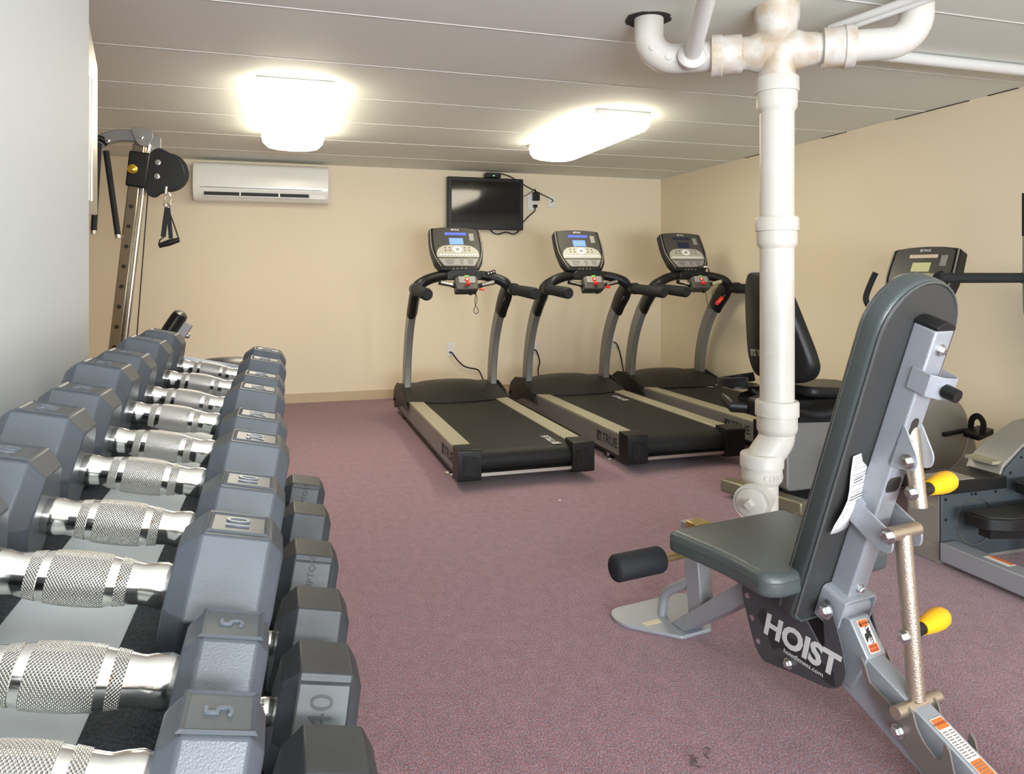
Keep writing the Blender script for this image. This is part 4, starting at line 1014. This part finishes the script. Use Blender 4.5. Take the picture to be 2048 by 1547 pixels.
# ---------------------------------------------------------------- elliptical machine (far right)
el = thing('elliptical_machine', 'silver and slate elliptical machine with black foot plates, cut by the right edge', 'elliptical machine', (2.50, 2.31, 0))
bodyp = [(.0, .02), (.0, .29), (.30, .29), (.34, .36), (.44, .435), (.58, .50), (.72, .52), (.86, .50), (.98, .42), (1.05, .28), (1.05, .02)]
obj('slate_panel', prism(B(), bodyp, XZ, .0, .012), 'ellblue', el, bevel=.002)
obj('silver_cover', prism(B(), [(0, .0), (0, .295), (.30, .295), (.335, .37), (.44, .445), (.58, .51), (.72, .53), (.86, .51), (.99, .43), (1.06, .28), (1.06, .0)], XZ, .012, .17), 'ellgrey', el, bevel=.004)
tr = obj('black_tray', bx(-.05, .32, -.02, .155, .285, .335), 'black', el, bevel=.004)
obj('tray_grip', bx(-.04, .16, -.01, .10, .3345, .338), 'ellgrey', tr)
obj('cover_step', bx(.30, .44, .03, .16, .37, .383), 'footrail', el)
obj('crank_outline', lathe(B(), [(0, .095), (.003, .095), (.003, .091)], axis_mtx((.17, -.001, .16), (0, -1, 0)), 36, cap=False), 'steel', el)
for x, z in ((.02, .26), (.02, .18), (.02, .03), (.155, .285-.015), (.175, .27), (.28, .27), (.36, .34), (.10, .05), (.42, .40)):
    obj('screw', lathe(B(), [(0, .006), (.003, .005)], axis_mtx((x, -.0005, z), (0, -1, 0)), 10), 'black', el)
for z in (.065, .225): obj('cover_groove', bx(-.0015, .001, .03, .16, z, z+.006), 'footrail', el)
obj('stabilizer', bx(-.015, .065, -.95, -.005, .02, .095), 'benchgrey', el, bevel=.005)
ws = obj('warning_sticker', bx(.015, .055, -.27, -.17, .0952, .0958), 'white', el)
obj('orange_band', bx(.036, .054, -.265, -.175, .0957, .0962), 'orange', ws)
def footplate(x0, x1, y0, y1, z, rot):
    out = rpoly([(x0, y1), (x1, y1), (x1, y0), (x0+.10, y0), (x0, y0+.05)], .03, 5)
    f = obj('foot_plate', prism(B(), out, XY, z, z+.045), 'black', el, bevel=.004)
    inn = rpoly([(x0+.015, y1-.015), (x1-.015, y1-.015), (x1-.015, y0+.015), (x0+.11, y0+.015), (x0+.015, y0+.06)], .025, 5)
    obj('foot_grip', prism(B(), inn, XY, z+.044, z+.048), 'grid', f)
    return f
footplate(.04, .50, -.21, -.05, .185, 0)
footplate(.33, .80, -.17, -.03, .275, 0)
obj('plate_arm', tube(B(), [(.07, -.13, .17), (.60, -.13, .12)], .02, w=.025, up=(0, 0, 1), square=True), 'black', el)
obj('plate_arm', tube(B(), [(.40, -.10, .26), (.80, -.10, .20), (.80, .05, .20)], .02, w=.025, up=(0, 0, 1), square=True), 'black', el)
obj('roller_wheel', lathe(B(), [(-.018, .03), (-.015, .036), (.015, .036), (.018, .03)], axis_mtx((.36, -.22, .06), (0, 1, 0)), 24), 'black', el)
obj('wheel_axle', tube(B(), [(.36, -.27, .06), (.36, -.13, .06), (.36, -.13, .12)], .012, 10), 'steel', el)
obj('cross_handlebar', tube(B(), [(.03, .05, 1.143), (.70, .05, 1.143)], .021, 16), 'blackfoam', el)
obj('front_mast', tube(B(), smoothpath([(.80, .08, .50), (.76, .06, .8), (.70, .05, 1.16)], 6), .03, 16), 'greypaint', el)
obj('moving_arm', tube(B(), smoothpath([(.495, .03, 1.40), (.497, .03, 1.06), (.51, .03, .98), (.56, .02, .92), (.62, -.02, .7), (.64, -.08, .26)], 6), .019, 14), 'greypaint', el)
obj('arm_grip', tube(B(), [(.495, .03, 1.50), (.495, .03, 1.32)], .021, 16), 'blackfoam', el)
obj('arm_joint', tube(B(), [(.495, .05, 1.143), (.50, .02, 1.143)], .026, 14), 'black', el)

# tiny debris on the carpet
for i, (x, y, s_, lab) in enumerate(((1.35, 3.55, .006, 'tiny white paper scrap on carpet behind the left treadmill'), (.95, 1.55, .02, 'small dark lint tuft on the carpet left of the bench'))):
    bm = B()
    if i == 0: box(bm, (x, y, .0025), (s_*2, s_, .004))
    else:
        for k in range(7):
            a = random.random()*6.28; c = Vector((x+random.uniform(-.03, .03), y+random.uniform(-.02, .02), .003))
            tube(bm, [c, c+Vector((math.cos(a)*.012, math.sin(a)*.012, .003)), c+Vector((math.cos(a+.8)*.02, math.sin(a+.8)*.02, .0))], .0012, 5)
    tag(obj('paper_scrap' if i == 0 else 'lint_tuft', bm, 'white' if i == 0 else 'darkgrey', smooth=0), lab, 'debris')

# ---------------------------------------------------------------- light, camera, view
def area(name, loc, rot, sx, sy, power, col):
    l = bpy.data.lights.new(name, 'AREA'); l.shape = 'RECTANGLE'; l.size = sx; l.size_y = sy; l.energy = power; l.color = col
    o = bpy.data.objects.new(name, l); COL.objects.link(o); o.location = loc; o.rotation_euler = rot; return o
area('daylight_window', (1.2, -4.1, 1.0), (math.radians(99), 0, 0), 3.2, 1.6, 400, (.84, .92, 1.0))
area('bounced_flash', (.35, -.9, 1.35), (math.radians(138), 0, 0),   .5, .5, 46, (.93, .96, 1.0))
w = bpy.data.worlds.new('world'); sc.world = w; w.use_nodes = True
w.node_tree.nodes['Background'].inputs[0].default_value = (.8, .85, 1, 1); w.node_tree.nodes['Background'].inputs[1].default_value = .05

cam = bpy.data.cameras.new('camera'); co = bpy.data.objects.new('camera', cam); COL.objects.link(co)
F = 1480.; cam.sensor_fit = 'HORIZONTAL'; cam.sensor_width = 36; cam.lens = 36*F/2048
cam.shift_y = -(1547/2-552)/2048
co.location = (0, 0, 1.15); co.rotation_euler = (PI/2, 0, -math.atan(456/F)); cam.clip_start = .02
sc.camera = co
sc.view_settings.view_transform = 'Standard'; sc.view_settings.look = 'None'
sc.view_settings.gamma = 1; sc.view_settings.use_curve_mapping = False
sc.view_settings.exposure = 0.42
